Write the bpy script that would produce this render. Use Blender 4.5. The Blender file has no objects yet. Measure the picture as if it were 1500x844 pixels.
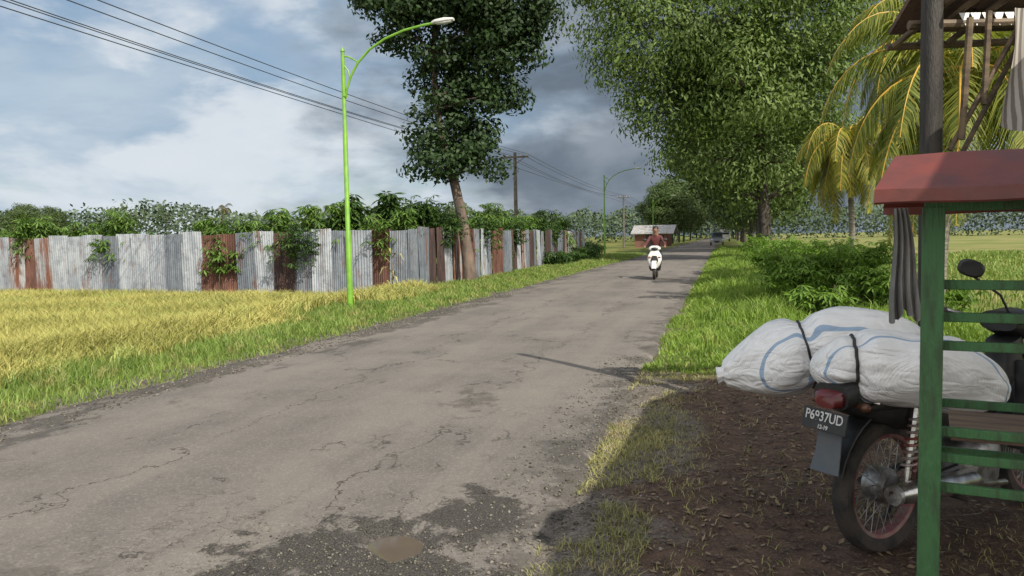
import bpy, math, random
import numpy as np
from mathutils import Vector, Matrix, Euler
random.seed(7); R=np.random.default_rng(7)
scene=bpy.context.scene; COL=scene.collection
A=math.radians(15.1); SA,CA=math.sin(A),math.cos(A)
def W(s,t,z=0.0): return Vector((s*SA+t*CA, s*CA-t*SA, z))
def WN(s,t): return s*SA+t*CA, s*CA-t*SA
def ST(x,y): return x*SA+y*CA, x*CA-y*SA
# ---------------- noise / terrain -----------------
def _h(ix,iy,seed):
    v=np.sin(ix*127.1+iy*311.7+seed*74.7)*43758.5453
    return v-np.floor(v)
def vn(x,y,seed=0):
    ix=np.floor(x); iy=np.floor(y); fx=x-ix; fy=y-iy
    fx=fx*fx*(3-2*fx); fy=fy*fy*(3-2*fy)
    a=_h(ix,iy,seed); b=_h(ix+1,iy,seed); c=_h(ix,iy+1,seed); d=_h(ix+1,iy+1,seed)
    return (a*(1-fx)+b*fx)*(1-fy)+(c*(1-fx)+d*fx)*fy
def fbm(x,y,seed=0,o=4):
    r=0;a=.5;tot=0
    for i in range(o):
        r=r+a*vn(x*2**i,y*2**i,seed+i*3); tot+=a; a*=.5
    return r/tot
def sm(a,b,x):
    u=np.clip((x-a)/(b-a),0,1); return u*u*(3-2*u)
def gz(s,t):
    s=np.asarray(s,float); t=np.asarray(t,float)
    far=sm(60,120,np.abs(s))
    te=t+.25*(fbm(s*1.1,t*.3,5)-.5)
    inr=sm(-5.75,-5.4,te)*(1-sm(-.98,-.78,te))
    z=-.02+.05*(fbm(s*.9,t*.9,1)-.5)*(1-far)+.04*(fbm(s*7,t*7,2,3)-.5)*(1-sm(8,14,s))
    z=z-.12*inr-.16*inr*far
    z=z-.36*(1-sm(-9.0,-8.0,t))-.2*sm(3.0,4.6,t)
    return z
def gzw(x,y):
    s,t=ST(x,y); return float(gz(s,t))
# ---------------- mesh helpers -----------------
def link(o,parent=None):
    COL.objects.link(o)
    if parent is not None: o.parent=parent
    return o
def np_mesh(name,V,F,mat,parent=None,smooth=False):
    me=bpy.data.meshes.new(name); V=np.asarray(V,dtype=np.float32); F=np.asarray(F,dtype=np.int32)
    me.vertices.add(len(V)); me.vertices.foreach_set('co',V.ravel())
    k=F.shape[1]; me.loops.add(F.size); me.loops.foreach_set('vertex_index',F.ravel())
    me.polygons.add(len(F)); me.polygons.foreach_set('loop_start',np.arange(0,F.size,k,dtype=np.int32))
    me.update(calc_edges=True)
    if smooth: me.polygons.foreach_set('use_smooth',np.ones(len(F),dtype=bool))
    me.materials.append(mat)
    return link(bpy.data.objects.new(name,me),parent)
class MB:
    def __init__(s): s.v=[]; s.f=[]
    def add(s,vs,fs):
        b=len(s.v); s.v+= [tuple(v) for v in vs]; s.f+=[tuple(i+b for i in f) for f in fs]; return s
    def box(s,c,size,rot=None):
        c=Vector(c); hx,hy,hz=size[0]/2,size[1]/2,size[2]/2
        M=Euler(rot).to_matrix() if rot else Matrix.Identity(3)
        vs=[c+M@Vector((x*hx,y*hy,z*hz)) for x in(-1,1) for y in(-1,1) for z in(-1,1)]
        return s.add(vs,[(0,1,3,2),(4,6,7,5),(0,4,5,1),(2,3,7,6),(0,2,6,4),(1,5,7,3)])
    def tube(s,pts,rad,seg=8,caps=True):
        pts=[Vector(p) for p in pts]; n=len(pts)
        if not hasattr(rad,'__len__'): rad=[rad]*n
        up=None; vs=[]
        for i,p in enumerate(pts):
            d=(pts[min(i+1,n-1)]-pts[max(i-1,0)]); d=d.normalized() if d.length>1e-9 else Vector((0,0,1))
            if up is None: up=d.orthogonal().normalized()
            else:
                up=(up-d*up.dot(d)); up=up.normalized() if up.length>1e-6 else d.orthogonal().normalized()
            sd=d.cross(up)
            for k in range(seg):
                a=2*math.pi*k/seg; vs.append(p+(up*math.cos(a)+sd*math.sin(a))*rad[i])
        fs=[(i*seg+k,i*seg+(k+1)%seg,(i+1)*seg+(k+1)%seg,(i+1)*seg+k) for i in range(n-1) for k in range(seg)]
        if caps: fs+=[tuple(range(seg))[::-1],tuple((n-1)*seg+k for k in range(seg))]
        return s.add(vs,fs)
    def loft(s,secs,n=20,caps=True):
        vs=[]
        for (c,U,V,p) in secs:
            c=Vector(c);U=Vector(U);V=Vector(V)
            for k in range(n):
                a=2*math.pi*k/n; ca,sa=math.cos(a),math.sin(a)
                vs.append(c+U*math.copysign(abs(ca)**(2/p),ca)+V*math.copysign(abs(sa)**(2/p),sa))
        m=len(secs)
        fs=[(i*n+k,i*n+(k+1)%n,(i+1)*n+(k+1)%n,(i+1)*n+k) for i in range(m-1) for k in range(n)]
        if caps: fs+=[tuple(range(n))[::-1],tuple((m-1)*n+k for k in range(n))]
        return s.add(vs,fs)
    def ly(s,secs,n=20,p=3):   # loft along y: (y,zc,hx,hz)
        return s.loft([((q[4] if len(q)>4 else 0,q[0],q[1]),(q[2],0,0),(0,0,q[3]),p) for q in secs],n)
    def rev(s,prof,c,axis=(1,0,0),seg=32,closed=True):
        c=Vector(c); ax=Vector(axis).normalized(); u=ax.orthogonal().normalized(); w=ax.cross(u); vs=[]
        for k in range(seg):
            a=2*math.pi*k/seg
            for (r,x) in prof: vs.append(c+ax*x+(u*math.cos(a)+w*math.sin(a))*r)
        m=len(prof); fs=[]
        for k in range(seg):
            for j in range(m if closed else m-1):
                fs.append((k*m+j,k*m+(j+1)%m,((k+1)%seg)*m+(j+1)%m,((k+1)%seg)*m+j))
        return s.add(vs,fs)
    def ball(s,c,r,n=12,m=8):
        if not hasattr(r,'__len__'): r=(r,r,r)
        secs=[((c[0],c[1],c[2]+r[2]*-math.cos(math.pi*i/m)),(max(1e-4,r[0]*math.sin(math.pi*i/m)),0,0),(0,max(1e-4,r[1]*math.sin(math.pi*i/m)),0),2) for i in range(m+1)]
        return s.loft(secs,n,False)
    def obj(s,name,mat,parent=None,smooth=True,bevel=0,loc=None):
        me=bpy.data.meshes.new(name); me.from_pydata(s.v,[],s.f); me.update()
        import bmesh
        bm=bmesh.new(); bm.from_mesh(me); bmesh.ops.recalc_face_normals(bm,faces=bm.faces); bm.to_mesh(me); bm.free()
        me.materials.append(mat)
        o=link(bpy.data.objects.new(name,me),parent)
        if loc is not None: o.location=loc
        if smooth:
            me.polygons.foreach_set('use_smooth',[True]*len(me.polygons))
            try: me.set_sharp_from_angle(angle=math.radians(38))
            except Exception: pass
        if bevel:
            b=o.modifiers.new('Bevel','BEVEL'); b.width=bevel; b.segments=2; b.limit_method='ANGLE'
        return o
def tag(o,label,cat,group=None):
    o["label"]=label; o["category"]=cat
    if group: o["group"]=group
    return o
def root(name,loc,rotz,label,cat,group=None):
    e=bpy.data.objects.new(name,None); e.empty_display_size=.2; e.location=loc; e.rotation_euler=(0,0,rotz)
    link(e); return tag(e,label,cat,group)
def copy_thing(o,loc=None,rotz=None,scale=None,parent=None):
    c=o.copy(); COL.objects.link(c)
    if parent is not None: c.parent=parent
    if loc is not None: c.location=loc
    if rotz is not None: c.rotation_euler=(0,0,rotz)
    if scale is not None: c.scale=scale
    for ch in list(o.children): copy_thing(ch,parent=c)
    return c
def structure(o): o["kind"]="structure"; return o
def stuff(o,label,cat):
    o["kind"]="stuff"; return tag(o,label,cat)
# ---------------- materials -----------------
def nm(name):
    m=bpy.data.materials.new(name); m.use_nodes=True
    return m,m.node_tree,m.node_tree.nodes['Principled BSDF']
def nd(nt,typ,ins=None,**props):
    n=nt.nodes.new(typ)
    for k,v in props.items(): setattr(n,k,v)
    for k,v in (ins or {}).items():
        if isinstance(v,bpy.types.NodeSocket): nt.links.new(v,n.inputs[k])
        else: n.inputs[k].default_value=v
    return n
def c4(c): return (c[0],c[1],c[2],1)
def ma(nt,op,a,b=0.0,c=None,clamp=False):
    n=nd(nt,'ShaderNodeMath',operation=op,use_clamp=clamp)
    for i,v in enumerate((a,b,c)):
        if v is None: continue
        if isinstance(v,bpy.types.NodeSocket): nt.links.new(v,n.inputs[i])
        else: n.inputs[i].default_value=v
    return n.outputs[0]
def mr(nt,v,a,b,lo=0.0,hi=1.0):
    n=nd(nt,'ShaderNodeMapRange',{'Value':v,'From Min':a,'From Max':b,'To Min':lo,'To Max':hi},interpolation_type='SMOOTHSTEP')
    return n.outputs[0]
def mx(nt,f,a,b,blend='MIX'):
    a=a if isinstance(a,bpy.types.NodeSocket) else c4(a); b=b if isinstance(b,bpy.types.NodeSocket) else c4(b)
    return nd(nt,'ShaderNodeMixRGB',{'Fac':f,'Color1':a,'Color2':b},blend_type=blend).outputs[0]
def noise(nt,vec,scale,detail=5,rough=.55,dist=0):
    return nd(nt,'ShaderNodeTexNoise',{'Vector':vec,'Scale':scale,'Detail':detail,'Roughness':rough,'Distortion':dist}).outputs['Fac']
def simple(name,c1,c2=None,scale=8,rough=.6,metal=0,bump=0,bs=60,stretch=(1,1,1),lo=.35,hi=.65,coat=0):
    m,nt,b=nm(name)
    tc=nd(nt,'ShaderNodeTexCoord').outputs['Object']
    mp=nd(nt,'ShaderNodeMapping',{'Vector':tc,'Scale':stretch}).outputs[0]
    if c2 is None: c2=tuple(x*.75 for x in c1)
    f=mr(nt,noise(nt,mp,scale),lo,hi)
    nt.links.new(mx(nt,f,c1,c2),b.inputs['Base Color'])
    b.inputs['Roughness'].default_value=rough; b.inputs['Metallic'].default_value=metal
    if coat: b.inputs['Coat Weight'].default_value=coat
    if bump:
        bp=nd(nt,'ShaderNodeBump',{'Height':noise(nt,mp,bs),'Strength':bump,'Distance':.02})
        nt.links.new(bp.outputs[0],b.inputs['Normal'])
    return m
def leafmat(name,dark,light,trans=.3,vs=.6,rough=.55,dry=None):
    m,nt,b=nm(name)
    g=nd(nt,'ShaderNodeNewGeometry')
    tc=nd(nt,'ShaderNodeTexCoord').outputs['Object']
    c=mx(nt,g.outputs['Random Per Island'],dark,light)
    f=mr(nt,noise(nt,tc,vs,1),.35,.68)
    c=mx(nt,f,c,mx(nt,1.0,c,(.66,.7,.62),'MULTIPLY'))
    if dry is not None:
        f2=mr(nt,noise(nt,tc,vs*2.3+.1,2),.52,.7)
        c=mx(nt,f2,c,dry)
    nt.links.new(c,b.inputs['Base Color']); b.inputs['Roughness'].default_value=rough
    b.inputs['Specular IOR Level'].default_value=.3
    if trans>0:
        tr=nd(nt,'ShaderNodeBsdfTranslucent',{'Color':mx(nt,1.0,c,(1.5,1.6,.7),'MULTIPLY')})
        ms=nd(nt,'ShaderNodeMixShader',{0:trans}); nt.links.new(b.outputs[0],ms.inputs[1]); nt.links.new(tr.outputs[0],ms.inputs[2])
        nt.links.new(ms.outputs[0],nt.nodes['Material Output'].inputs[0])
    return m
M={}
M['lamp_green']=simple('lamp_green_paint',(.19,.40,.04),(.14,.32,.03),6,.45,0,.05)
M['white']=simple('white_paint',(.75,.75,.73),(.6,.6,.58),5,.35,coat=.3)
M['black']=simple('black_plastic',(.015,.015,.017),(.03,.03,.03),12,.45,0,.05)
M['rubber']=simple('tyre_rubber',(.02,.02,.02),(.06,.05,.042),9,.85,0,.4,120)
M['flap']=simple('mud_flap_rubber',(.075,.095,.115),(.11,.115,.12),6,.6,0,.1)
M['chrome']=simple('worn_chrome',(.6,.6,.6),(.35,.33,.3),20,.25,.9,.05)
M['alu']=simple('engine_alloy',(.38,.38,.38),(.16,.15,.14),14,.4,.7,.2)
M['redrim']=simple('red_rim_paint',(.25,.07,.08),(.25,.18,.16),14,.45,.4)
M['redlens']=simple('red_lens',(.13,.010,.013),(.08,.008,.01),8,.25,coat=.3)
M['springred']=simple('red_spring',(.3,.06,.05),(.4,.38,.36),14,.4,.3)
M['orange']=simple('smoked_lens',(.12,.045,.02),(.08,.035,.02),8,.25)
M['amber']=simple('amber_lens',(.4,.14,.03),(.3,.1,.03),8,.25)
M['glass']=simple('dark_glass',(.02,.025,.03),(.04,.045,.05),3,.08)
M['lens']=simple('clear_lens',(.7,.72,.75),(.5,.52,.55),6,.1)
M['concrete']=simple('pole_concrete',(.16,.14,.12),(.1,.09,.08),3,.85,0,.3)
M['wire']=simple('wire_black',(.03,.03,.035),(.04,.04,.04),3,.6)
M['stallblack']=simple('black_painted_wood',(.018,.016,.015),(.045,.038,.033),6,.6,0,.5,30,(4,4,.6))
M['bamboo']=simple('old_bamboo',(.17,.12,.07),(.08,.055,.035),5,.6,0,.2,30,(1,1,4))
M['thatch']=simple('old_roof_tile',(.13,.08,.058),(.06,.042,.038),5,.85,0,.6,30)
M['rackgreen']=simple('green_painted_wood',(.055,.165,.06),(.045,.075,.035),11,.6,0,.5,50,(3,3,.5),.42,.75)
M['rackred']=simple('red_roof_sheet',(.19,.046,.036),(.115,.04,.036),4,.45,0,.2,10)
M['board']=simple('raw_board',(.26,.18,.12),(.15,.10,.075),5,.8,0,.3,40,(1,5,1))
M['bark']=simple('brown_bark',(.20,.145,.115),(.095,.074,.062),4,.9,0,1,14,(1,1,.4))
M['barkd']=simple('dark_bark',(.08,.065,.052),(.035,.03,.026),4,.9,0,1,14,(1,1,.4))
M['palmbark']=simple('palm_bark',(.24,.215,.18),(.13,.115,.10),5,.9,0,1,8,(.4,.4,4))
M['brick']=simple('brick_wall_far',(.24,.11,.08),(.15,.08,.065),6,.9,0,.3)
M['zincroof']=simple('zinc_roof',(.5,.5,.5),(.36,.33,.31),3,.5,.3)
M['dark']=simple('dark_opening',(.02,.02,.02),(.03,.03,.03),3,.8)
M['jacket']=simple('maroon_jacket',(.13,.035,.035),(.09,.03,.03),9,.85,0,.3,30)
M['jeans']=simple('trousers_cloth',(.05,.055,.075),(.03,.035,.05),10,.9,0,.3,30)
M['skin']=simple('brown_skin',(.30,.16,.10),(.25,.13,.085),9,.55)
M['hair']=simple('black_hair',(.012,.01,.01),(.02,.018,.016),20,.5)
M['carsilver']=simple('silver_car_paint',(.3,.31,.33),(.25,.26,.28),3,.3,.4,coat=.5)
M['platew']=simple('plate_white',(.65,.65,.62),(.5,.5,.48),9,.5)
M['coco']=simple('coconut_husk',(.55,.30,.04),(.38,.28,.05),5,.6)
M['greycloth']=simple('grey_woven_cloth',(.36,.35,.34),(.17,.165,.16),16,.9,0,.6,30,(1,1,.3))
def zinc(name,c1,c2,rust,amt,rough=.45,metal=.35):
    m,nt,b=nm(name)
    tc=nd(nt,'ShaderNodeTexCoord').outputs['Object']; oi=nd(nt,'ShaderNodeObjectInfo').outputs['Random']
    off=nd(nt,'ShaderNodeVectorMath',{0:tc,1:nd(nt,'ShaderNodeCombineXYZ',{0:ma(nt,'MULTIPLY',oi,50.0),1:ma(nt,'MULTIPLY',oi,20.0)}).outputs[0]},operation='ADD').outputs[0]
    st=nd(nt,'ShaderNodeMapping',{'Vector':off,'Scale':(2.5,2.5,.5)}).outputs[0]
    c=mx(nt,mr(nt,noise(nt,st,2.2),.35,.65),c1,c2)
    c=mx(nt,mr(nt,noise(nt,off,3.5,7,.7),.45,.7,0,.6),c,tuple(x*.55 for x in c2))
    c=mx(nt,mr(nt,oi,0,1,0,.55),c,mx(nt,1.0,c,(.58,.6,.64),'MULTIPLY'))
    r=mr(nt,noise(nt,st,1.6,8,.65),1-amt-.12,1-amt+.08)
    c=mx(nt,r,c,mx(nt,noise(nt,st,7.0),rust,tuple(x*.45 for x in rust)))
    nt.links.new(c,b.inputs['Base Color']); b.inputs['Roughness'].default_value=rough
    nt.links.new(ma(nt,'MULTIPLY',ma(nt,'SUBTRACT',1.0,r),metal),b.inputs['Metallic'])
    bp=nd(nt,'ShaderNodeBump',{'Height':noise(nt,off,5.0),'Strength':.25,'Distance':.05}); nt.links.new(bp.outputs[0],b.inputs['Normal'])
    return m
RU=(.22,.085,.05)
M['z_light']=zinc('corrugated_light',(.52,.55,.59),(.36,.39,.44),RU,.36)
M['z_grey']=zinc('corrugated_grey',(.27,.30,.34),(.18,.20,.24),RU,.34)
M['z_rust']=zinc('corrugated_rust',(.24,.105,.075),(.13,.065,.05),(.12,.05,.035),.5,.8,.0)
M['z_mix']=zinc('corrugated_half_rust',(.45,.45,.46),(.32,.33,.35),RU,.5,.6,.2)
M['z_dark']=zinc('corrugated_dark_rust',(.12,.06,.05),(.07,.045,.04),(.05,.03,.03),.5,.85,.0)
# ---- ground material
def ground_mat():
    m,nt,b=nm('earth_and_grass')
    tc=nd(nt,'ShaderNodeTexCoord').outputs['Object']
    t=nd(nt,'ShaderNodeVectorMath',{0:tc,1:(CA,-SA,0)},operation='DOT_PRODUCT').outputs['Value']
    s=nd(nt,'ShaderNodeVectorMath',{0:tc,1:(SA,CA,0)},operation='DOT_PRODUCT').outputs['Value']
    n1=noise(nt,tc,1.3,5); n2=noise(nt,tc,9,6,.7); n3=noise(nt,tc,70,3,.7); n0=noise(nt,tc,.12,4)
    tn=ma(nt,'ADD',t,mr(nt,n1,.3,.7,-.3,.3)); sn=ma(nt,'ADD',s,mr(nt,n1,.3,.7,-.8,.8))
    soil=mx(nt,mr(nt,n2,.35,.65),(.135,.088,.066),(.068,.047,.038))
    soil=mx(nt,mr(nt,n3,.5,.75),soil,(.23,.17,.13))
    gravel=mx(nt,mr(nt,n3,.4,.62),(.125,.108,.095),(.26,.23,.20))
    gravel=mx(nt,mr(nt,n2,.45,.7),gravel,(.08,.066,.056))
    grass=mx(nt,mr(nt,n2,.35,.65),(.09,.12,.03),(.16,.16,.06))
    rice=mx(nt,mr(nt,n2,.35,.65),(.2,.2,.06),(.13,.15,.04))
    fieldr=mx(nt,mr(nt,n0,.4,.6),(.15,.19,.05),(.26,.24,.10))
    fieldl=mx(nt,mr(nt,n0,.4,.6),(.08,.12,.03),(.2,.19,.06))
    c=gravel
    c=mx(nt,mr(nt,tn,-.6,-.2),c,soil)
    c=mx(nt,ma(nt,'MULTIPLY',mr(nt,sn,7.6,9.0),mr(nt,tn,-1.2,-.7)),c,grass)
    c=mx(nt,mr(nt,tn,3.2,4.5),c,mx(nt,mr(nt,s,9,14),grass,fieldr))
    c=mx(nt,mr(nt,tn,-5.7,-6.0),c,grass)
    c=mx(nt,mr(nt,tn,-7.0,-7.5),c,rice)
    c=mx(nt,ma(nt,'MULTIPLY',mr(nt,s,40,60),mr(nt,t,-9,-12)),c,fieldl)
    nt.links.new(c,b.inputs['Base Color']); b.inputs['Roughness'].default_value=.95; b.inputs['Specular IOR Level'].default_value=.15
    h=ma(nt,'ADD',ma(nt,'MULTIPLY',n2,1.0),ma(nt,'MULTIPLY',n3,.35))
    bp=nd(nt,'ShaderNodeBump',{'Height':h,'Strength':.9,'Distance':.03}); nt.links.new(bp.outputs[0],b.inputs['Normal'])
    return m
PX,PY=-.585,3.62
def road_mat():
    m,nt,b=nm('worn_asphalt')
    tc=nd(nt,'ShaderNodeTexCoord').outputs['Object']
    t=nd(nt,'ShaderNodeVectorMath',{0:tc,1:(CA,-SA,0)},operation='DOT_PRODUCT').outputs['Value']
    s=nd(nt,'ShaderNodeVectorMath',{0:tc,1:(SA,CA,0)},operation='DOT_PRODUCT').outputs['Value']
    st=nd(nt,'ShaderNodeCombineXYZ',{0:s,1:t}).outputs[0]
    lon=nd(nt,'ShaderNodeMapping',{'Vector':st,'Scale':(.10,1,1)}).outputs[0]
    nbig=noise(nt,st,.55,6,.64); nmid=noise(nt,st,3.2,8,.72); nfine=noise(nt,st,95,3,.85); ntrk=noise(nt,lon,1.7,5,.6)
    c=mx(nt,mr(nt,nbig,.34,.66),(.200,.180,.164),(.136,.125,.118))
    c=mx(nt,mr(nt,ntrk,.38,.66,0,.65),c,(.222,.198,.177))
    c=mx(nt,mr(nt,nmid,.48,.72,0,.38),c,(.115,.107,.101))
    vo=nd(nt,'ShaderNodeTexVoronoi',{'Vector':st,'Scale':75.0})
    c=mx(nt,mr(nt,vo.outputs['Color'],.5,.95,0,.35),c,(.33,.30,.275))
    c=mx(nt,mr(nt,nfine,.50,.66,0,.5),c,(.065,.061,.058))
    dv=nd(nt,'ShaderNodeVectorMath',{0:nd(nt,'ShaderNodeMapping',{'Vector':st,'Scale':(.5,1,1)}).outputs[0],1:nd(nt,'ShaderNodeVectorMath',{0:nd(nt,'ShaderNodeTexNoise',{'Vector':st,'Scale':2.6,'Detail':6.0,'Roughness':.66}).outputs['Color'],'Scale':.6},operation='SCALE').outputs[0]},operation='ADD').outputs[0]
    cr1=nd(nt,'ShaderNodeTexVoronoi',{'Vector':dv,'Scale':.9},feature='DISTANCE_TO_EDGE').outputs['Distance']
    cr2=nd(nt,'ShaderNodeTexVoronoi',{'Vector':dv,'Scale':5.5},feature='DISTANCE_TO_EDGE').outputs['Distance']
    mk1=mr(nt,noise(nt,st,1.1,4,.6),.52,.59); mk2=mr(nt,noise(nt,nd(nt,'ShaderNodeMapping',{'Vector':st,'Location':(7,3,0)}).outputs[0],.8,4),.60,.68)
    def dist(px,py,sx,sy,amp=.7):
        d=nd(nt,'ShaderNodeVectorMath',{0:tc,1:(px,py,0)},operation='SUBTRACT').outputs[0]
        d=nd(nt,'ShaderNodeVectorMath',{0:d,1:(1/sx,1/sy,0)},operation='MULTIPLY').outputs[0]
        d=nd(nt,'ShaderNodeVectorMath',{0:d},operation='LENGTH').outputs['Value']
        return ma(nt,'ADD',d,mr(nt,nmid,.3,.7,amp,-amp))
    dk=ma(nt,'MAXIMUM',mr(nt,dist(-.72,3.34,.62,.50),1.08,.8),mr(nt,dist(-.17,3.95,.20,.36),1.1,.8))
    dk=ma(nt,'MAXIMUM',dk,mr(nt,dist(-2.3,2.9,.7,.45),1.2,.6,0,.35))
    dk=ma(nt,'MAXIMUM',dk,mr(nt,dist(-.35,6.6,.16,.40,.9),1.2,.6,0,.5))
    eL=nd(nt,'ShaderNodeMapping',{'Vector':st,'Scale':(.6,1,1)}).outputs[0]
    edgeL=mr(nt,ma(nt,'ADD',t,mr(nt,noise(nt,eL,1.1,8,.72),.3,.7,-.8,.8)),-4.95,-5.3)
    edgeR=mr(nt,ma(nt,'ADD',t,mr(nt,noise(nt,st,2.2,7,.7),.3,.7,-.3,.3)),-1.05,-.85)
    dk2=ma(nt,'MAXIMUM',ma(nt,'MULTIPLY',edgeL,.9),ma(nt,'MULTIPLY',edgeR,.7))
    dark=ma(nt,'MAXIMUM',dk,ma(nt,'MULTIPLY',dk2,.8))
    gr=mx(nt,mr(nt,nfine,.42,.6),(.028,.026,.025),(.12,.11,.10))
    c=mx(nt,ma(nt,'MULTIPLY',dark,.86),c,gr)
    k=ma(nt,'MAXIMUM',ma(nt,'MULTIPLY',mr(nt,cr1,.009,.002),mk1),ma(nt,'MULTIPLY',mr(nt,cr2,.026,.006),ma(nt,'MAXIMUM',ma(nt,'MULTIPLY',mk2,.55),ma(nt,'MULTIPLY',mr(nt,dist(-.75,3.3,1.3,1.0),1.0,.75),.55))))
    def seamf(t0,m_): return ma(nt,'MULTIPLY',mr(nt,ma(nt,'ABSOLUTE',ma(nt,'ADD',ma(nt,'ADD',t,t0),mr(nt,noise(nt,st,1.0+m_,5,.7),.3,.7,-.16,.16))),.012,.003),mr(nt,noise(nt,st,.35+m_*.1,2),.42,.5))
    k=ma(nt,'MAXIMUM',k,ma(nt,'MAXIMUM',seamf(2.02,.2),seamf(3.55,.5)))
    c=mx(nt,ma(nt,'MULTIPLY',k,.68),c,(.035,.032,.03))
    nt.links.new(c,b.inputs['Base Color']); b.inputs['Roughness'].default_value=.92; b.inputs['Specular IOR Level'].default_value=.15
    h=ma(nt,'SUBTRACT',ma(nt,'ADD',ma(nt,'MULTIPLY',nfine,.35),ma(nt,'MULTIPLY',nmid,.3)),ma(nt,'MULTIPLY',k,.6))
    h=ma(nt,'ADD',h,ma(nt,'MULTIPLY',ma(nt,'MULTIPLY',dark,nfine),1.1))
    bp=nd(nt,'ShaderNodeBump',{'Height':h,'Strength':.6,'Distance':.02}); nt.links.new(bp.outputs[0],b.inputs['Normal'])
    return m
# ---------------- ground & road -----------------
def grow(a,b,n,p=2.5): return list(a+(b-a)*np.linspace(0,1,n+1)[1:]**p)
def grid(name,S,T,zf,mat):
    S=np.array(S);T=np.array(T); SS,TT=np.meshgrid(S,T,indexing='ij')
    Z=zf(SS,TT); X,Y=WN(SS,TT); V=np.stack([X,Y,Z],-1).reshape(-1,3)
    n,m=SS.shape; i=np.arange(n-1)[:,None]*m+np.arange(m-1)[None,:]; i=i.ravel()
    F=np.stack([i,i+m,i+m+1,i+1],-1)[:, ::-1]
    return np_mesh(name,V,F,mat,smooth=True)
Tg=sorted(grow(-12,-2500,24))+list(np.arange(-12,-5,.2))+list(np.arange(-5,-1.25,.4))+list(np.arange(-1.2,4,.05))+list(np.arange(4,12,.35))+grow(12,2500,24)
Sg=list(np.arange(-40,0,2.5))+list(np.arange(0,9.5,.05))+list(np.arange(9.5,30,.25))+list(np.arange(30,120,2.0))+grow(120,3000,20)
ground=structure(grid('ground',Sg,Tg,gz,ground_mat()))
ps,pt=ST(PX,PY)
def rz(s,t):
    z=.03*(1-((t+3.1)/2.4)**2)*sm(2,8,s)
    z=z+.014*(fbm(s*1.3,t*1.3,11)-.5)
    wob=.22*(fbm(s*1.6,t*1.6,21)-.5)+.10*(fbm(s*6,t*6,22)-.5)
    z=z-.10*(1-sm(-5.75,-5.45,t+wob))-.10*sm(-.86,-.66,t+wob)
    X,Y=WN(s,t)
    d=np.sqrt(((X-PX)/.14)**2+((Y-PY)/.18)**2)+.9*(fbm(s*5,t*5,31)-.5)
    z=z-.055*(1-sm(.4,1.5,d))
    d2=np.sqrt(((X-(-.8))/.95)**2+((Y-3.25)/.6)**2)+.9*(fbm(s*3,t*3,41)-.5)
    z=z-.012*(1-sm(.8,1.0,d2))
    z=z+.012*(fbm(s*14,t*14,51,3)-.5)*(1-sm(.8,1.1,d2))
    return z
Tr=list(np.arange(-5.75,-.55,.045)); Sr=list(np.arange(-4,1.5,.3))+list(np.arange(1.5,10,.05))+list(np.arange(10,30,.2))+list(np.arange(30,120,1.5))+grow(120,900,20)
road=structure(grid('road',Sr,Tr,rz,road_mat()))
m,nt,b=nm('muddy_water'); b.inputs['Roughness'].default_value=.04
tc=nd(nt,'ShaderNodeTexCoord').outputs['Object']; nt.links.new(mx(nt,noise(nt,tc,6.0),(.15,.12,.095),(.10,.082,.067)),b.inputs['Base Color'])
pz=float(rz(np.array(ps),np.array(pt)))
V=[(0,0,0)]+[(.24*math.cos(a),.30*math.sin(a),0) for a in np.linspace(0,2*math.pi,40,endpoint=False)]
pud=structure(MB().add(V,[(0,1+i,1+(i+1)%40) for i in range(40)]).obj('puddle_water',m,smooth=False,loc=(PX,PY,pz+.021)))
# ---------------- vegetation helpers -----------------
def leaves(P,L,Wd,N=None,flat=.6,up=.0):
    n=len(P)
    if N is None: N=np.zeros((n,3))
    nr=N+R.normal(size=(n,3))*flat; nr/=np.linalg.norm(nr,axis=1)[:,None]+1e-9
    q=R.normal(size=(n,3)); q[:,2]-=up; a=q-nr*np.sum(q*nr,axis=1)[:,None]; a/=np.linalg.norm(a,axis=1)[:,None]+1e-9
    b=np.cross(nr,a)
    L=np.broadcast_to(L,(n,))[:,None]; Wd=np.broadcast_to(Wd,(n,))[:,None]
    V=np.stack([P-a*L/2,P+b*Wd/2,P+a*L/2,P-b*Wd/2],1).reshape(-1,3)
    F=np.arange(4*n).reshape(-1,4); return V,F
def crownpts(cl,n,sub=10,cr=.33):
    cl=np.array(cl,float); 
    r=cl[:,3]; p=r**2.2/np.sum(r**2.2); cents=[];rad=[];wt=[];outw=[]
    for i,(x,y,z,q) in enumerate(cl):
        k=max(5,int(sub*q**1.6)); d=R.normal(size=(k,3)); d/=np.linalg.norm(d,axis=1)[:,None]
        rr=q*R.uniform(.35,1.05,size=(k,1))**.6; c=np.array([x,y,z])+d*rr*np.array([1,1,.85]); cents.append(c); outw.append(d)
        rad.append(np.full(k,cr*(q**.35)*1.0)*R.uniform(.6,1.4,k)); wt.append(np.full(k,p[i]/k))
    cents=np.concatenate(cents);rad=np.concatenate(rad);outw=np.concatenate(outw);wt=np.concatenate(wt)*rad**2; wt/=wt.sum()
    idx=R.choice(len(cents),size=n,p=wt)
    g=R.normal(size=(n,3)); ln=np.linalg.norm(g,axis=1)[:,None]; g=g/ln*np.minimum(ln,1.9)
    N=g/1.2*.8+outw[idx]*.35+np.array([0,0,.45])
    return cents[idx]+g*rad[idx][:,None]*np.array([1,1,.62]), cents, N
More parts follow.
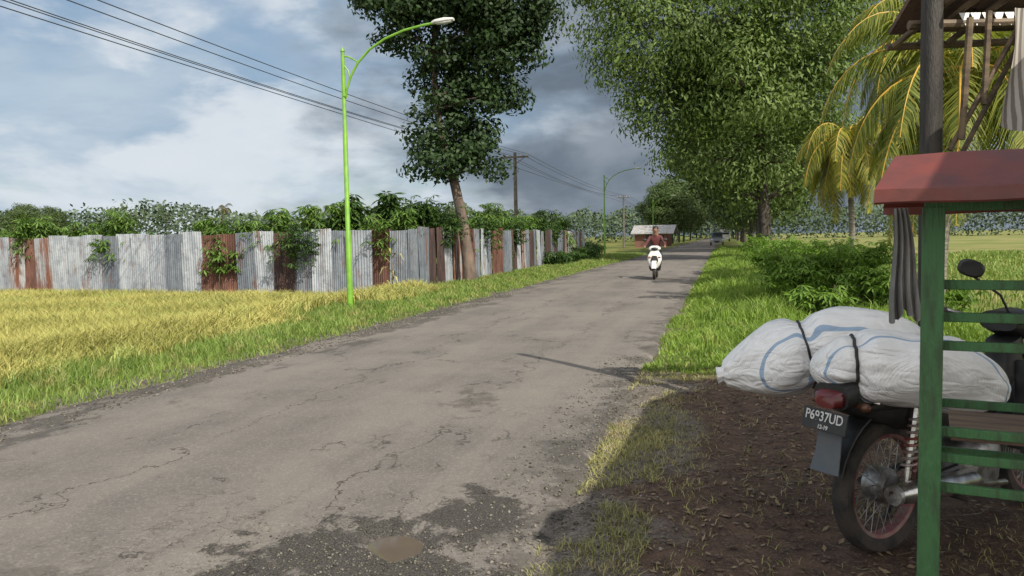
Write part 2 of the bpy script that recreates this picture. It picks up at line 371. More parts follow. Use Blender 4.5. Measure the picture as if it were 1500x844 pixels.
def blades(X,Y,Z,h,w,lean):
    n=len(X); ph=R.uniform(0,2*math.pi,n); l=R.uniform(0,2*math.pi,n); ln=lean*h*R.uniform(.2,1.2,n)
    sx=np.cos(ph)*w/2; sy=np.sin(ph)*w/2; lx=np.cos(l)*ln; ly=np.sin(l)*ln
    B=np.stack([X,Y,Z],-1)
    S=np.stack([sx,sy,np.zeros(n)],-1); m=B+np.stack([lx*.3,ly*.3,h*.6],-1); tp=B+np.stack([lx,ly,h*(1-.25*lean*R.uniform(0,1,n))],-1)
    V=np.stack([B-S,B+S,m-S*.8,m+S*.8,tp],1).reshape(-1,3)
    b=np.arange(n)[:,None]*5; F=np.concatenate([b+np.array([0,1,2]),b+np.array([1,3,2]),b+np.array([2,3,4])],0)
    return V,F
LM={}
LM['grass']=leafmat('verge_grass',(.13,.21,.038),(.28,.37,.095),.2,1.2,dry=(.35,.33,.13))
LM['grassr']=leafmat('lush_verge_grass',(.12,.21,.03),(.29,.41,.075),.25,1.4,dry=(.28,.33,.09))
LM['drygrass']=leafmat('dry_grass',(.22,.23,.07),(.43,.39,.17),0,1.5,dry=(.36,.30,.16))
LM['rice']=leafmat('ripening_rice',(.29,.30,.07),(.58,.51,.18),0,.35,dry=(.34,.38,.11))
LM['treeA']=leafmat('dark_tree_leaves',(.018,.042,.013),(.05,.088,.028),.15,.7)
LM['treeB']=leafmat('olive_tree_leaves',(.095,.145,.038),(.19,.26,.08),.3,.35)
LM['treeC']=leafmat('shade_tree_leaves',(.055,.09,.026),(.105,.15,.045),0,.3)
LM['far']=leafmat('far_leaves',(.05,.08,.05),(.10,.14,.07),0,.08)
LM['cass']=leafmat('cassava_leaves',(.10,.19,.03),(.21,.33,.065),.3,1.2)
LM['cassf']=leafmat('fence_cassava_leaves',(.07,.14,.027),(.18,.285,.065),.2,1.0)
LM['cassd']=leafmat('papaya_leaves',(.035,.08,.022),(.09,.155,.04),.2,1.2)
LM['palm']=leafmat('palm_fronds',(.07,.12,.022),(.34,.33,.06),.3,.9)
LM['straw']=leafmat('dry_straw',(.2,.16,.10),(.42,.35,.25),0,2)
def scatter(n,s0,s1,t0,t1,p=1.0):
    s=s0+(s1-s0)*R.uniform(0,1,n)**p; t=R.uniform(t0,t1,n); return s,t
def grass_obj(name,s,t,h,w,lean,mat,label,keep=None):
    if keep is not None: s,t,h,w=s[keep],t[keep],h[keep],w[keep]
    X,Y=WN(s,t); V,F=blades(X,Y,gz(s,t)-.01,h,w,lean); return stuff(np_mesh(name,V,F,mat),label,'grass')
n=90000; s,t=scatter(n,2,62,-8.3,-5.45,1.7); nn=fbm(s*1.5,t*1.5,61); f=np.clip((-5.45-t)/.9,0,1)
h=(.04+.17*f*nn*1.3)*R.uniform(.5,1.3,n); w=.006+.0006*s
grass_obj('verge_grass',s,t,h,w,.8,LM['grass'],'green grass on the verge between road and rice',(f*.9+nn>.62))
n=105000; s,t=scatter(n,7.8,75,-1.0,3.6,1.8); nn=fbm(s*1.2,t*1.2,71); f=np.clip((t+.95)/.9,0,1)*np.clip((s-7.8)/1.2,0,1)
h=(.04+.75*f*np.clip(nn-.2,0,1)**1.4)*R.uniform(.45,1.35,n); w=.008+.0007*s
grass_obj('verge_grass',s,t,h,w,.8,LM['grassr'],'tall lush green grass along the road edge',(f+nn*.6>.45))
n=24000; s,t=scatter(n,2.6,8.6,-.95,.1,1.0); nn=fbm(s*2.2,t*2.2,81); kk=(nn>.44)&(R.uniform(0,1,n)>np.abs(t+.6)/.6)
h=.036*R.uniform(.4,1.7,n); w=np.full(n,.0045)
grass_obj('dry_grass',s,t,h,w,1.2,LM['drygrass'],'sparse yellowing grass on the dirt shoulder',kk)
n=7000; s,t=scatter(n,3.0,5.8,-.85,-.35,1.0); nn=fbm(s*2.6,t*2.6,85); kk=(nn>.45)
grass_obj('dry_grass',s,t,.038*R.uniform(.4,1.7,n),np.full(n,.0045),1.2,LM['drygrass'],'yellow green grass strip beside the broken road edge',kk)
n=15000; s,t=scatter(n,2.2,8.8,.1,4.2,1.0); nn=fbm(s*1.6,t*1.6,91); kk=(nn>.59)
grass_obj('grass_tufts',s,t,.035*R.uniform(.4,1.6,n),np.full(n,.0045),1.1,LM['drygrass'],'small dry grass tufts on shaded soil',kk)
n=50000; s,t=scatter(n,8.5,60,3.2,26,1.4); nn=fbm(s*.5,t*.5,101)
grass_obj('field_grass',s,t,(.12+.35*nn*nn)*R.uniform(.5,1.4,n),.014+.0009*s,.7,LM['grass'],'rough grass in the field beside the road',nn>.35)
n=205000; Y=5.5+22*R.uniform(0,1,n)**1.15; X=-1.5-R.uniform(0,1,n)*(Y*.72+1.5); s,t=ST(X,Y); 
fy=22.0+(-2.87-X)*.34-.35
kk=(t<-7.0+.5*(fbm(s,t,111)-.5))&(Y<fy)&~((np.abs(X+3.45)<.6)&(np.abs(Y-15.6)<1.8))
s,t=s[kk],t[kk]; k=len(s); nn=fbm(s*.7,t*.7,121)
X,Y=WN(s,t); Z=gz(s,t); h=(.40+.08*nn)*R.uniform(.82,1.1,k)*(.42+.58*sm(-6.9,-8.4,t)); V,F=blades(X,Y,Z-.01,h,.007+.0007*Y,.8)
stuff(np_mesh('rice_crop',V,F,LM['rice']),'ripening yellow green rice crop beside the road','rice field')
# stones
def stones(name,s,t,sz,mat,label,cat,zf=gz):
    k=len(s); X,Y=WN(s,t); Z=zf(s,t)
    base=np.array([(1,0,0),(-1,0,0),(0,1,0),(0,-1,0),(0,0,1),(0,0,-1)],float)
    F0=np.array([(0,2,4),(2,1,4),(1,3,4),(3,0,4),(2,0,5),(1,2,5),(3,1,5),(0,3,5)])
    V=base[None]*R.uniform(.5,1.2,(k,6,1))*np.array([1,1,.6])+R.normal(size=(k,6,3))*.15
    a=R.uniform(0,6.28,k); c,sn=np.cos(a)[:,None],np.sin(a)[:,None]
    x=V[:,:,0]*c-V[:,:,1]*sn; y=V[:,:,0]*sn+V[:,:,1]*c; V=np.stack([x,y,V[:,:,2]],-1)*sz[:,None,None]+np.stack([X,Y,Z+sz*.25],-1)[:,None,:]
    F=(F0[None]+np.arange(k)[:,None,None]*6).reshape(-1,3)
    return stuff(np_mesh(name,V.reshape(-1,3),F,mat),label,cat)
M['stone']=leafmat('grey_stones',(.07,.06,.053),(.26,.235,.205),0,3,.9)
both=lambda s,t: np.maximum(gz(s,t),rz(s,t))
s,t=scatter(13000,2,9,-1.3,.1); k=R.uniform(0,1,13000)>np.abs(t+.8)/.7
stones('gravel_stones',s[k],t[k],.004+.012*R.uniform(0,1,k.sum())**3,M['stone'],'loose gravel along the broken road edge','gravel',both)
s,t=scatter(8000,3,20,-6.0,-5.0); stones('gravel_stones',s,t,.006+.016*R.uniform(0,1,8000)**3,M['stone'],'loose gravel along the road edge','gravel',both)
n=3600; X=-.72+R.normal(size=n)*.36; Y=3.36+R.normal(size=n)*.28; s,t=ST(X,Y); stones('gravel_stones',s,t,.002+.008*R.uniform(0,1,n)**3,M['stone'],'crumbled asphalt stones around the pothole','gravel',rz)
s,t=scatter(4000,2.2,8.5,-.1,4.0); stones('soil_clods',s,t,.005+.02*R.uniform(0,1,4000)**3,simple('soil_clod',(.13,.087,.066),(.07,.05,.04),9,.95),'brown clods of earth on bare soil','soil')
n=2200; s,t=scatter(n,2.2,9,-.6,4.0); k=fbm(s*1.5,t*1.5,95)>.43; s,t=s[k],t[k]; n=len(s); X,Y=WN(s,t); Z=gz(s,t)+.012; a=R.uniform(0,6.28,n); L=R.uniform(.02,.12,n)
d=np.stack([np.cos(a),np.sin(a),R.normal(size=n)*.08],-1)*L[:,None]/2; q=np.stack([-np.sin(a),np.cos(a),np.zeros(n)],-1)*.002; P=np.stack([X,Y,Z],-1)
V=np.stack([P-d-q,P+d-q,P+d+q,P-d+q],1).reshape(-1,3); stuff(np_mesh('dry_straw',V,np.arange(4*n).reshape(-1,4),LM['straw']),'dry straw bits scattered on the soil','straw')
n=5500; s,t=scatter(n,2.2,9,-.4,4.0); k=fbm(s*1.1,t*1.1,97)>.42; s,t=s[k],t[k]; n=len(s); X,Y=WN(s,t); P=np.stack([X,Y,gz(s,t)+.012],-1); V,F=leaves(P,R.uniform(.02,.055,n),R.uniform(.010,.026,n),np.tile([0,0,1.],(n,1)),.25)
stuff(np_mesh('fallen_leaves',V,F,leafmat('brown_litter',(.08,.052,.036),(.31,.23,.15),0,2)),'dry brown fallen leaves on the soil','leaf litter')
# ---------------- trees -----------------
def tree(name,base,trunk,trad,cl,nl,L,Wd,lm,bm,label,fork,group=None,sub=10,cr=.33,up=.25,limb=.7,flat=.6):
    x,y=base; z=gzw(x,y)-.05
    r=root(name,(x,y,z),0,label,'tree',group)
    mb=MB(); mb.tube(trunk,trad,12)
    P,cents,N=crownpts(cl,nl,sub,cr)
    f=[Vector(trunk[i]) for i in fork]
    for (cx,cy,cz,q) in cl:
        c=Vector((cx,cy,cz)); st=min(f,key=lambda p:(p-c).length+ (3 if p.z>c.z else 0)); mid=(st+c)/2+Vector((random.uniform(-.3,.3),random.uniform(-.3,.3),-.05*(c-st).length+.15))
        r0=max(.03,trad[-1]*limb); mb.tube([st,mid,c],[r0,r0*.6,r0*.25],6)
        near=cents[np.linalg.norm(cents-np.array(c),axis=1)<q*1.15]
        for e in near[:int(4+q*2)]: mb.tube([c,(c+Vector(e))/2+Vector((0,0,.08)),Vector(e)],[r0*.28,r0*.18,r0*.06],4,False)
    mb.obj('trunk',bm,r)
    V,F=leaves(P,L*R.uniform(.6,1.3,nl),Wd*R.uniform(.7,1.2,nl),N,flat,up)
    np_mesh('crown',V,F,lm,r); return r
clA=[(-3.9,25.4,8.7,1.1),(-3.7,25.8,10.2,1.5),(-2.5,25.6,11,1.8),(-.7,25.2,10.6,1.7),(-1.4,25,9.0,1.4),(.2,25.4,8.7,1.15),(0,25.2,7.3,1.0),(-1.0,25.8,6.9,1.0),(-2.6,24.9,8.4,1.0),(-3.4,25.3,7.8,.8),(-2.8,25.6,6.6,.55),(-.3,25.6,5.8,.8),(-2.4,25.5,4.7,.8),(-2.3,25.1,3.8,.85),(-1.0,25.3,3.8,.8),(-1.0,25.7,4.8,.8),(.5,25.6,7.9,.75),(-.4,25.6,8,1.0),(-1.8,26,6.1,.8),(-1.5,26,5.3,.75),(-2.1,26.1,7.3,.9),(-1.7,25.9,4.2,.7),(-2.2,24.9,7.1,.6),(-2.0,24.9,5.8,.55),(-1.3,24.9,7.7,.8),(-.9,25.0,5.7,.6)]
bx,by=-1.32,25.4
tree('roadside_tree',(bx,by),[(0,0,0),(-.05,0,.5),(-.22,0,2.0),(-.46,0,3.2),(-.78,0,4.5),(-1.0,.05,5.6),(-1.05,.1,7.4),(-.9,.1,9.4)],[.27,.21,.17,.155,.135,.10,.08,.05],[(a-bx,b-by,c+.2,d) for a,b,c,d in clA],62000,.18,.10,LM['treeA'],M['bark'],'tall leaning tree with brown trunk and dark leaves beside fence',[3,4,5,6,7],sub=18,cr=.29,limb=.8)
clB=[(5.4,42,13.4,2.5),(7.4,42,17,3.6),(11.3,43,18,4),(15.3,42,17,3.8),(7.6,41,11.4,2.8),(11.2,40,12.5,3.2),(15.2,41,12.8,3.3),(5.6,42,10.3,1.6),(8.4,41.5,8.3,2.3),(11.6,39.5,8.8,2.7),(15,41,8.8,2.9),(16.8,42,10.9,2.4),(9.3,42,6.0,1.7),(11.8,41,5.3,1.9),(14.3,41.5,5.2,1.9),(16.4,42,6.8,1.7),(12,45,10,4),(12.0,42,4.2,1.3),(4.6,42.3,15.5,1.8),(17.6,42,14,2.1),(6.8,42,8.0,1.4),(15.6,41,4.6,1.2),(9.7,41,4.6,.9),(12.2,43.5,3.3,1.0),(15.2,42.5,3.6,1.1)]
bx,by=13.7,42.3
tree('shade_tree',(bx,by),[(0,0,0),(-.05,0,1.5),(-.15,0,3.2),(-.3,-.1,5),(-.5,-.2,8),(-.8,-.2,12)],[.46,.34,.31,.28,.2,.1],[(a-bx,b-by,c,d) for a,b,c,d in clB],120000,.28,.11,LM['treeB'],M['barkd'],'huge spreading tree with feathery olive green leaves',[2,3,4,5],sub=12,cr=.50,up=1.6,limb=1.1,flat=.35)
clC=[(0,0,7,4),(-3,0,9,3.6),(3,0,9,3.5),(0,0,12,4),(-4,1,5.5,1.8),(-2,-1,4.6,1.6),(3,1,5,2),(-5,0,8,2.2),(-1.5,.5,3.4,1.3),(2,-.5,3.3,1.4)]
tc0=tree('shade_tree',tuple(W(70,2.9)[:2]),[(0,0,0),(0,0,2),(-.1,0,4),(-.2,0,7)],[.26,.20,.18,.13],clC,34000,.44,.22,LM['treeC'],M['barkd'],'dark leafy shade tree in the row lining the road',[2,3],'trees lining the road',sub=9,cr=.55,up=.5)
for (s_,t_,rz_,sc) in [(84,2.8,.6,1.0),(97,3.0,2,.95),(112,2.8,4,1.0),(130,3.0,1,1.05),(150,3.2,5,1.0),(175,3,3,1.05),(210,3.2,.4,1.05),(120,-8.5,2.5,.62),(140,-8.6,1.5,.75),(160,-8.5,.2,.8),(185,-8.8,3.3,.9),(215,-8.5,4.4,1.0),(250,-8,2.2,1.1),(255,3,1.1,1.1),(300,3,1.1,1.2),(300,-8,2.1,1.2)]:
    p=W(s_,t_); copy_thing(tc0,(p.x,p.y,-.2),rz_,(sc,sc,sc))
for (x,y,rz_,sc) in [(-106,172,.5,.72),(-98,168,1.9,.66),(-112,180,3,.7)]: copy_thing(tc0,(x,y,-.5),rz_,(sc,sc,sc))
p=W(63,3.4); px_,py_=p.x,p.y
tree('shade_tree',(px_,py_),[(0,0,0),(-.2,0,2.2),(-.7,0,4.2),(-1.8,0,6)],[.24,.19,.16,.11],[(-4.3,0,7.6,2.4),(-2.4,0,9.6,2.6),(-5.3,0,9.4,1.8),(-3.9,.5,5.2,1.3),(-1.5,0,7,2.2),(-5.2,0,6.2,1.1),(-1.2,0,4.2,1.4)],22000,.34,.17,LM['treeC'],M['barkd'],'dark tree leaning its crown out over the road',[2,3],'trees lining the road',sub=10,cr=.5,up=.5)
n=90000; X=R.uniform(-330,420,n); Y=215+25*np.sin(X*.02)+R.normal(size=n)*10; hh=4.0+6.5*fbm(X*.045,X*0+3,131)+3.0*vn(X*.25,X*0,141)+1.5*vn(X*.9,X*0,145); u=R.uniform(0,1,n)
P=np.stack([X,Y,-.4+hh*u**.6],-1); V,F=leaves(P,1.0*R.uniform(.6,1.3,n),.6,np.tile([0,-.3,.5],(n,1)),.6); stuff(np_mesh('distant_treeline',V,F,LM['far']),'distant line of trees beyond the fields','treeline')
# palms
def frond(mb,lv,o,az,el,L,droop,rng,wid=.5):
    d=Vector((math.cos(az)*math.cos(el),math.sin(az)*math.cos(el),math.sin(el))); p=Vector(o); pts=[p.copy()]; N=12
    for i in range(N):
        d=(d+Vector((0,0,-droop/N*(1+i*.16)))).normalized(); p=p+d*L/N; pts.append(p.copy())
    mb.tube(pts,[.020*(1-i/(N+1))+.005 for i in range(N+1)],5)
    side=Vector((-math.sin(az),math.cos(az),0)); NL=64
    for j in range(NL):
        u=.10+.90*j/NL; i=min(int(u*N),N-1); f=u*N-i; q=pts[i].lerp(pts[i+1],f); tg=(pts[i+1]-pts[i]).normalized()
        ll=wid*math.sin(math.pi*min(1,u*.85+.13))*rng.uniform(.7,1.12)+.05
        for sg in(-1,1):
            dd=(side*sg*.75+tg*.55+Vector((0,0,-.45+rng.uniform(-.25,.25)))).normalized(); e=q+dd*ll; w=tg*.016
            m_=q+dd*ll*.5+side*sg*.02; e=e+Vector((0,0,-.3*ll))
            lv.extend([q-w,q+w,m_+w,m_-w,e+w*.1,e-w*.1])
def palm(name,base,top,r0,r1,nf,L,label,seed,coco=True,wid=.5,mat=None,group=None,dr=1.3):
    rng=random.Random(seed); r=root(name,(base[0],base[1],gzw(base[0],base[1])-.05),0,label,'palm tree',group); b=Vector((base[0],base[1],0)); T=Vector(top)-b
    mb=MB(); mb.tube([Vector((T.x*(u**1.4),T.y*(u**1.4),T.z*u)) for u in np.linspace(0,1,40)],[r0+(r1-r0)*min(1,u*1.4)+.010*(i%2) for i,u in enumerate(np.linspace(0,1,40))],12); mb.obj('trunk',M['palmbark'],r)
    mb=MB(); lv=[]
    for i in range(nf):
        az=2*math.pi*i*.381966*1.0+rng.uniform(-.2,.2); el=1.25-1.85*(i/nf)+rng.uniform(-.1,.1)
        frond(mb,lv,T,az,el,L*rng.uniform(.8,1.1),dr+rng.uniform(-.2,.6),rng,wid)
    V=np.array([tuple(v) for v in lv]); k=len(V)//6; bb=np.arange(k)[:,None]*6; F=np.concatenate([bb+np.array([0,1,2,3]),bb+np.array([3,2,4,5])],0)
    cr=np_mesh('crown',V,F,mat or LM['palm'],r); mb.obj('frond_stalks',M['coco'],cr)
    if coco:
        mb=MB()
        for i in range(14):
            a=rng.uniform(0,6.28); mb.ball((T.x+.26*math.cos(a),T.y+.26*math.sin(a),T.z-.12-rng.uniform(0,.4)),(.12,.12,.15),8,6)
        mb.obj('coconuts',M['coco'],r)
    return r
LM['palmy']=leafmat('yellowing_palm_fronds',(.09,.14,.03),(.44,.38,.06),.3,1.3)
palm('coconut_palm',(7.05,13.0),(7.6,13.4,4.1),.12,.09,36,3.0,'coconut palm with pale trunk and yellowing fronds',3,True,.62,dr=1.4)
palm('coconut_palm',(10.45,24.0),(10.35,24.2,4.3),.09,.075,34,2.5,'young coconut palm with yellow hanging fronds and nuts',5,True,.6,LM['palmy'],dr=1.7)
palm('coconut_palm',(9.35,17.5),(9.7,18.0,6.0),.12,.09,36,3.1,'tall coconut palm with yellow green fronds',9,True,.62,dr=1.5)
LM['palmfar']=leafmat('far_palm_fronds',(.05,.07,.035),(.09,.12,.05),0,1)
fp=palm('distant_palm',(-70,190),(-69,190,10.0),.3,.25,14,3.2,'distant coconut palm rising above the treeline',13,False,.9,LM['palmfar'],'distant palms')
for x,y,sc in [(-88,200,.9),(-93,195,.84),(-50,205,.95),(-46,200,1.0),(-15,200,.9)]:
    copy_thing(fp,(x,y,-.4),x*.7,(sc,sc,sc))
# shrubs (palmate leaves)
def star(P,L,Wd,k=6,droop=.45):
    n=len(P); up=np.stack([R.normal(size=n)*.35,R.normal(size=n)*.35,np.ones(n)],-1); up/=np.linalg.norm(up,axis=1)[:,None]
    q=R.normal(size=(n,3)); a=np.cross(up,q); a/=np.linalg.norm(a,axis=1)[:,None]; b=np.cross(up,a); Vs=[]
    for i in range(k):
        an=2*math.pi*i/k*.9; d=a*math.cos(an)+b*math.sin(an)-up*droop; sd=-a*math.sin(an)+b*math.cos(an)
        Ls=L[:,None]; Vs.append(np.stack([P,P+d*Ls*.55+sd*Ls*Wd,P+d*Ls-up*Ls*.15,P+d*Ls*.55-sd*Ls*Wd],1))
    V=np.stack(Vs,1).reshape(-1,3); return V,np.arange(len(V)).reshape(-1,4)
def shrub(name,base,wd,ht,nl,L,mat,label,cat,group=None,nst=7,lowfrac=.2):
    x,y=base; z=gzw(x,y)-.03; r=root(name,(x,y,z),0,label,cat,group); mb=MB(); P=[]
    for i in range(nst):
        a=random.uniform(0,6.28); rr=wd*math.sqrt(random.random())*.8; bx_=rr*.5*math.cos(a); by_=rr*.5*math.sin(a); hh=ht*random.uniform(.62,1.0)
        tp=Vector((rr*math.cos(a),rr*math.sin(a),hh)); bs=Vector((bx_,by_,0)); mid=(tp+bs)/2+Vector((random.uniform(-.08,.08),random.uniform(-.08,.08),0))
        mb.tube([bs,mid,tp],[.022,.018,.01],5)
        m=nl//nst; u=lowfrac+(1-lowfrac)*R.uniform(0,1,m)**.6; c=np.array(bs)[None]*(1-u[:,None])+np.array(tp)[None]*u[:,None]
        sp=wd*.34*(1.1-.5*u)[:,None]; P.append(c+R.normal(size=(m,3))*np.concatenate([sp,sp,sp*.45],1))
    P=np.concatenate(P); P[:,2]=np.clip(P[:,2],.06,None)
    mb.obj('stems',M['bamboo'],r); V,F=star(P,L*R.uniform(.6,1.25,len(P)),.13); np_mesh('foliage',V,F,mat,r); return r
for (x,y,w_,h_,n_) in [(5.65,15.2,.7,1.05,520),(6.7,15.8,.85,1.25,620),(6.3,13.8,.55,.8,360),(6.4,17.6,.8,1.2,420),(7.6,18.2,.9,1.1,420),(8.0,20.5,.8,1.3,330),(9.4,22,1.1,1.3,400),(5.3,13.4,.45,.6,220),(7.3,13.4,.6,.8,320),(8.6,25.5,.9,1.0,260),(10.0,29,1.0,1.2,260),(11.6,34,1.2,1.3,260),(12.4,38.5,1.2,1.3,220),(14.6,40,1.2,1.4,220)]:
    shrub('cassava_bush',(x,y),w_,h_,n_,.15 if y<24 else .22,LM['cass'],'bushy green plant with palmate leaves beside the grass verge','bush','roadside bushes')
C0=Vector((-2.87,22.0)); 
for i in range(19):
    u=.5+i*.93; x=C0.x-u*.946-random.uniform(-.2,.2); y=C0.y+u*.325+random.uniform(.5,1.8)
    shrub('cassava_plant',(x,y),random.uniform(.55,.9),2.62+random.uniform(-.35,.4),290,.22,LM['cassf'],'green cassava plant growing behind the corrugated fence','plant','cassava plants behind the fence',6,.55)
for (x,y,h_) in [(-4.9,23.8,3.4),(-4.1,23.5,3.0),(-5.6,24.3,3.2),(-3.6,24.2,3.6),(-2.9,24.6,3.2)]:
    shrub('papaya_plant',(x,y),.5,h_,110,.36,LM['cassd'],'tall dark leafed papaya plant rising above the fence','plant','papaya plants behind the fence',4,.6)
for i in range(17):
    s_=23+i*1.6; p=W(s_,-9.2-random.uniform(0,.9)); shrub('cassava_plant',(p.x,p.y),random.uniform(.8,1.05),2.95+random.uniform(-.35,.5),270,.25,LM['cassf'] if i%3 else LM['cassd'],'green cassava plant growing behind the corrugated fence','plant','cassava plants behind the fence',6,.5)
for (s_,t_,w_,h_) in [(37.5,-7.9,.7,.8),(41,-7.9,.6,.7),(45,-7.8,.8,.9),(50,-8.6,1.2,1.4),(54,-9,1.2,1.6)]:
    p=W(s_,t_); shrub('roadside_plant',(p.x,p.y),w_,h_,170,.25,LM['cassd'],'leafy plant growing in front of the fence','plant','plants in front of the fence')
for (vx,vy,vz,vn_) in [(-6.2,22.95,1.35,200),(-2.0,25.0,1.8,220),(-.9,29.0,1.7,150),(.2,33.2,1.6,160),(2.2,40.5,1.6,150)]:
    P=np.stack([vx+R.normal(size=vn_)*.26,vy+R.normal(size=vn_)*.12-.14,vz+R.normal(size=vn_)*.32],-1); V,F=star(P,R.uniform(.08,.16,vn_),.16)
    tag(np_mesh('climbing_vine',V,F,LM['cassd']),'green vine spilling over the top of the fence','vine','vines on the fence')
x,y=-3.15,20.6; r=root('corn_plant',(x,y,gzw(x,y)-.03),0,'pale drying corn plant standing before the fence','plant'); mb=MB().tube([(0,0,0),(.02,0,.7),(0,0,1.35)],[.018,.015,.006],6); mb.obj('stalk',M['bamboo'],r)
mb=MB()
for i in range(9):
    a=i*2.6; z=.25+i*.12; d=Vector((math.cos(a),math.sin(a),0)); sd=Vector((-d.y,d.x,0))*.03; ps_=[Vector((0,0,z)),d*.16+Vector((0,0,z+.16)),d*.34+Vector((0,0,z+.14)),d*.46+Vector((0,0,z-.04))]
    ws=[.5,1,.8,.1]; vs=[];[vs.extend([q-sd*w_,q+sd*w_]) for q,w_ in zip(ps_,ws)]; mb.add(vs,[(0,1,3,2),(2,3,5,4),(4,5,7,6)])
mb.obj('leaves',LM['drygrass'],r)
# ---------------- fence -----------------
fr=root('corrugated_fence',(C0.x,C0.y,-.3),0,'long fence of patched grey and rusty corrugated metal sheets','fence')
def sheet(p0,d,wd,ht,mat,tilt,zb,off):
    cols=36; d=Vector((d[0],d[1],0)).normalized(); nrm=Vector((d.y,-d.x,0)); vs=[]; rows=5; ph=random.uniform(0,6); bn=random.uniform(-.03,.03)
    for j in range(rows):
        v=j/(rows-1)
        for i in range(cols+1):
            u=i/cols; a=.013*math.sin(u*2*math.pi*9); q=Vector((p0[0],p0[1],0))+d*(u*wd+tilt*v*ht)+nrm*(a+off+ .025*math.sin(v*3+u*2+ph)*v+bn*v*u*2); jag=(.006*math.sin(i*1.7+ph)+.012*math.sin(u*2.2+ph))*(v>.9)
            vs.append((q.x-C0.x,q.y-C0.y,zb+v*ht+jag+.3))
    fs=[(j*(cols+1)+i,j*(cols+1)+i+1,(j+1)*(cols+1)+i+1,(j+1)*(cols+1)+i) for j in range(rows-1) for i in range(cols)]
    return MB().add(vs,fs).obj('corrugated_sheet',M[mat],fr)
lab={'z_light':'pale zinc corrugated sheet','z_grey':'dull grey corrugated sheet','z_rust':'rust brown corrugated sheet','z_mix':'grey sheet with rust stains','z_dark':'dark rusted corrugated sheet'}
seqL=['z_grey','z_rust','z_light','z_grey','z_light','z_grey','z_dark','z_light','z_grey','z_rust','z_rust','z_light','z_grey','z_light','z_light','z_light','z_grey','z_light','z_light','z_light','z_mix','z_rust','z_mix','z_light','z_light','z_grey','z_light','z_light','z_light','z_light','z_light']
pos=0; dL=(-.946,.325)
for i,mt in enumerate(seqL):
    wd=random.uniform(.56,.74); p0=(C0.x+dL[0]*pos,C0.y+dL[1]*pos)
    tp=1.69+random.uniform(-.045,.045)+(.03 if 'light' in mt else 0)
    o=sheet(p0,dL,wd+.05,tp+.5,mt,random.uniform(-.025,.025),-.5,.03*(i%2)+.001*i); o["label"]=lab[mt]; pos+=wd
seqR=['z_grey','z_grey','z_dark','z_dark','z_light','z_mix','z_rust','z_rust','z_grey','z_light','z_grey','z_rust','z_rust','z_grey','z_grey','z_dark','z_light','z_mix','z_grey','z_dark','z_grey','z_light','z_grey','z_dark','z_dark','z_grey','z_dark','z_grey','z_grey','z_dark','z_mix','z_light','z_mix','z_light','z_mix','z_light','z_mix','z_light']
pos=0
for i,mt in enumerate(seqR):
    wd=random.uniform(.68,.82); p0=(C0.x+SA*(pos),C0.y+CA*pos)
    tp=1.74+random.uniform(-.06,.06)
    o=sheet(p0,(SA,CA),wd+.04,tp+.3,mt,random.uniform(-.03,.03),-.3,.03*(i%2)+.001*i); o["label"]=lab[mt]; pos+=wd
# ---------------- lamps -----------------
p=W(14.95,-7.55); lr=root('street_lamp',(p.x,p.y,gzw(p.x,p.y)),-A,'bright green curved street lamp standing on the grass verge','street lamp','green street lamps')
MB().tube([(0,0,-.3),(0,0,.0),(0,0,1.6),(0,0,1.62),(0,0,3.6),(0,0,3.62),(0,0,5.32)],[.064,.064,.06,.05,.048,.041,.038],14).tube([(0,0,5.29),(0,0,5.37)],[.05,.02],12).obj('pole',M['lamp_green'],lr)
arm=[(.04,0,4.38),(.08,0,4.54),(.17,0,4.78),(.34,0,5.04),(.60,0,5.28),(.95,0,5.47),(1.36,0,5.60),(1.8,0,5.67),(2.05,0,5.695)]
sc=[(.03,0,5.19),(.13,0,5.17),(.24,0,5.11),(.34,0,5.04)]
mb=MB().tube(arm,.026,8).tube(sc,.016,6).tube([(.03,0,5.0),(.12,0,4.88),(.14,0,4.73)],.014,6).tube([(.0,0,4.38),(.06,0,4.38)],.045,8); mb.obj('arm',M['lamp_green'],lr)
lh=MB().loft([((1.96,0,5.695),(0,.035,0),(0,0,.025),3),((2.04,0,5.71),(0,.075,0),(0,0,.04),3),((2.24,0,5.725),(0,.095,0),(0,0,.045),3),((2.42,0,5.73),(0,.06,0),(0,0,.025),3)],16).obj('lamp_head',M['white'],lr)
MB().loft([((2.06,0,5.675),(0,.055,0),(0,0,.018),3),((2.24,0,5.68),(0,.075,0),(0,0,.03),3),((2.38,0,5.695),(0,.045,0),(0,0,.018),3)],12).obj('lens',M['lens'],lh)
for s_ in (50.6,87,124,160):
    p=W(s_,-7.4); copy_thing(lr,(p.x,p.y,-.03),-A)
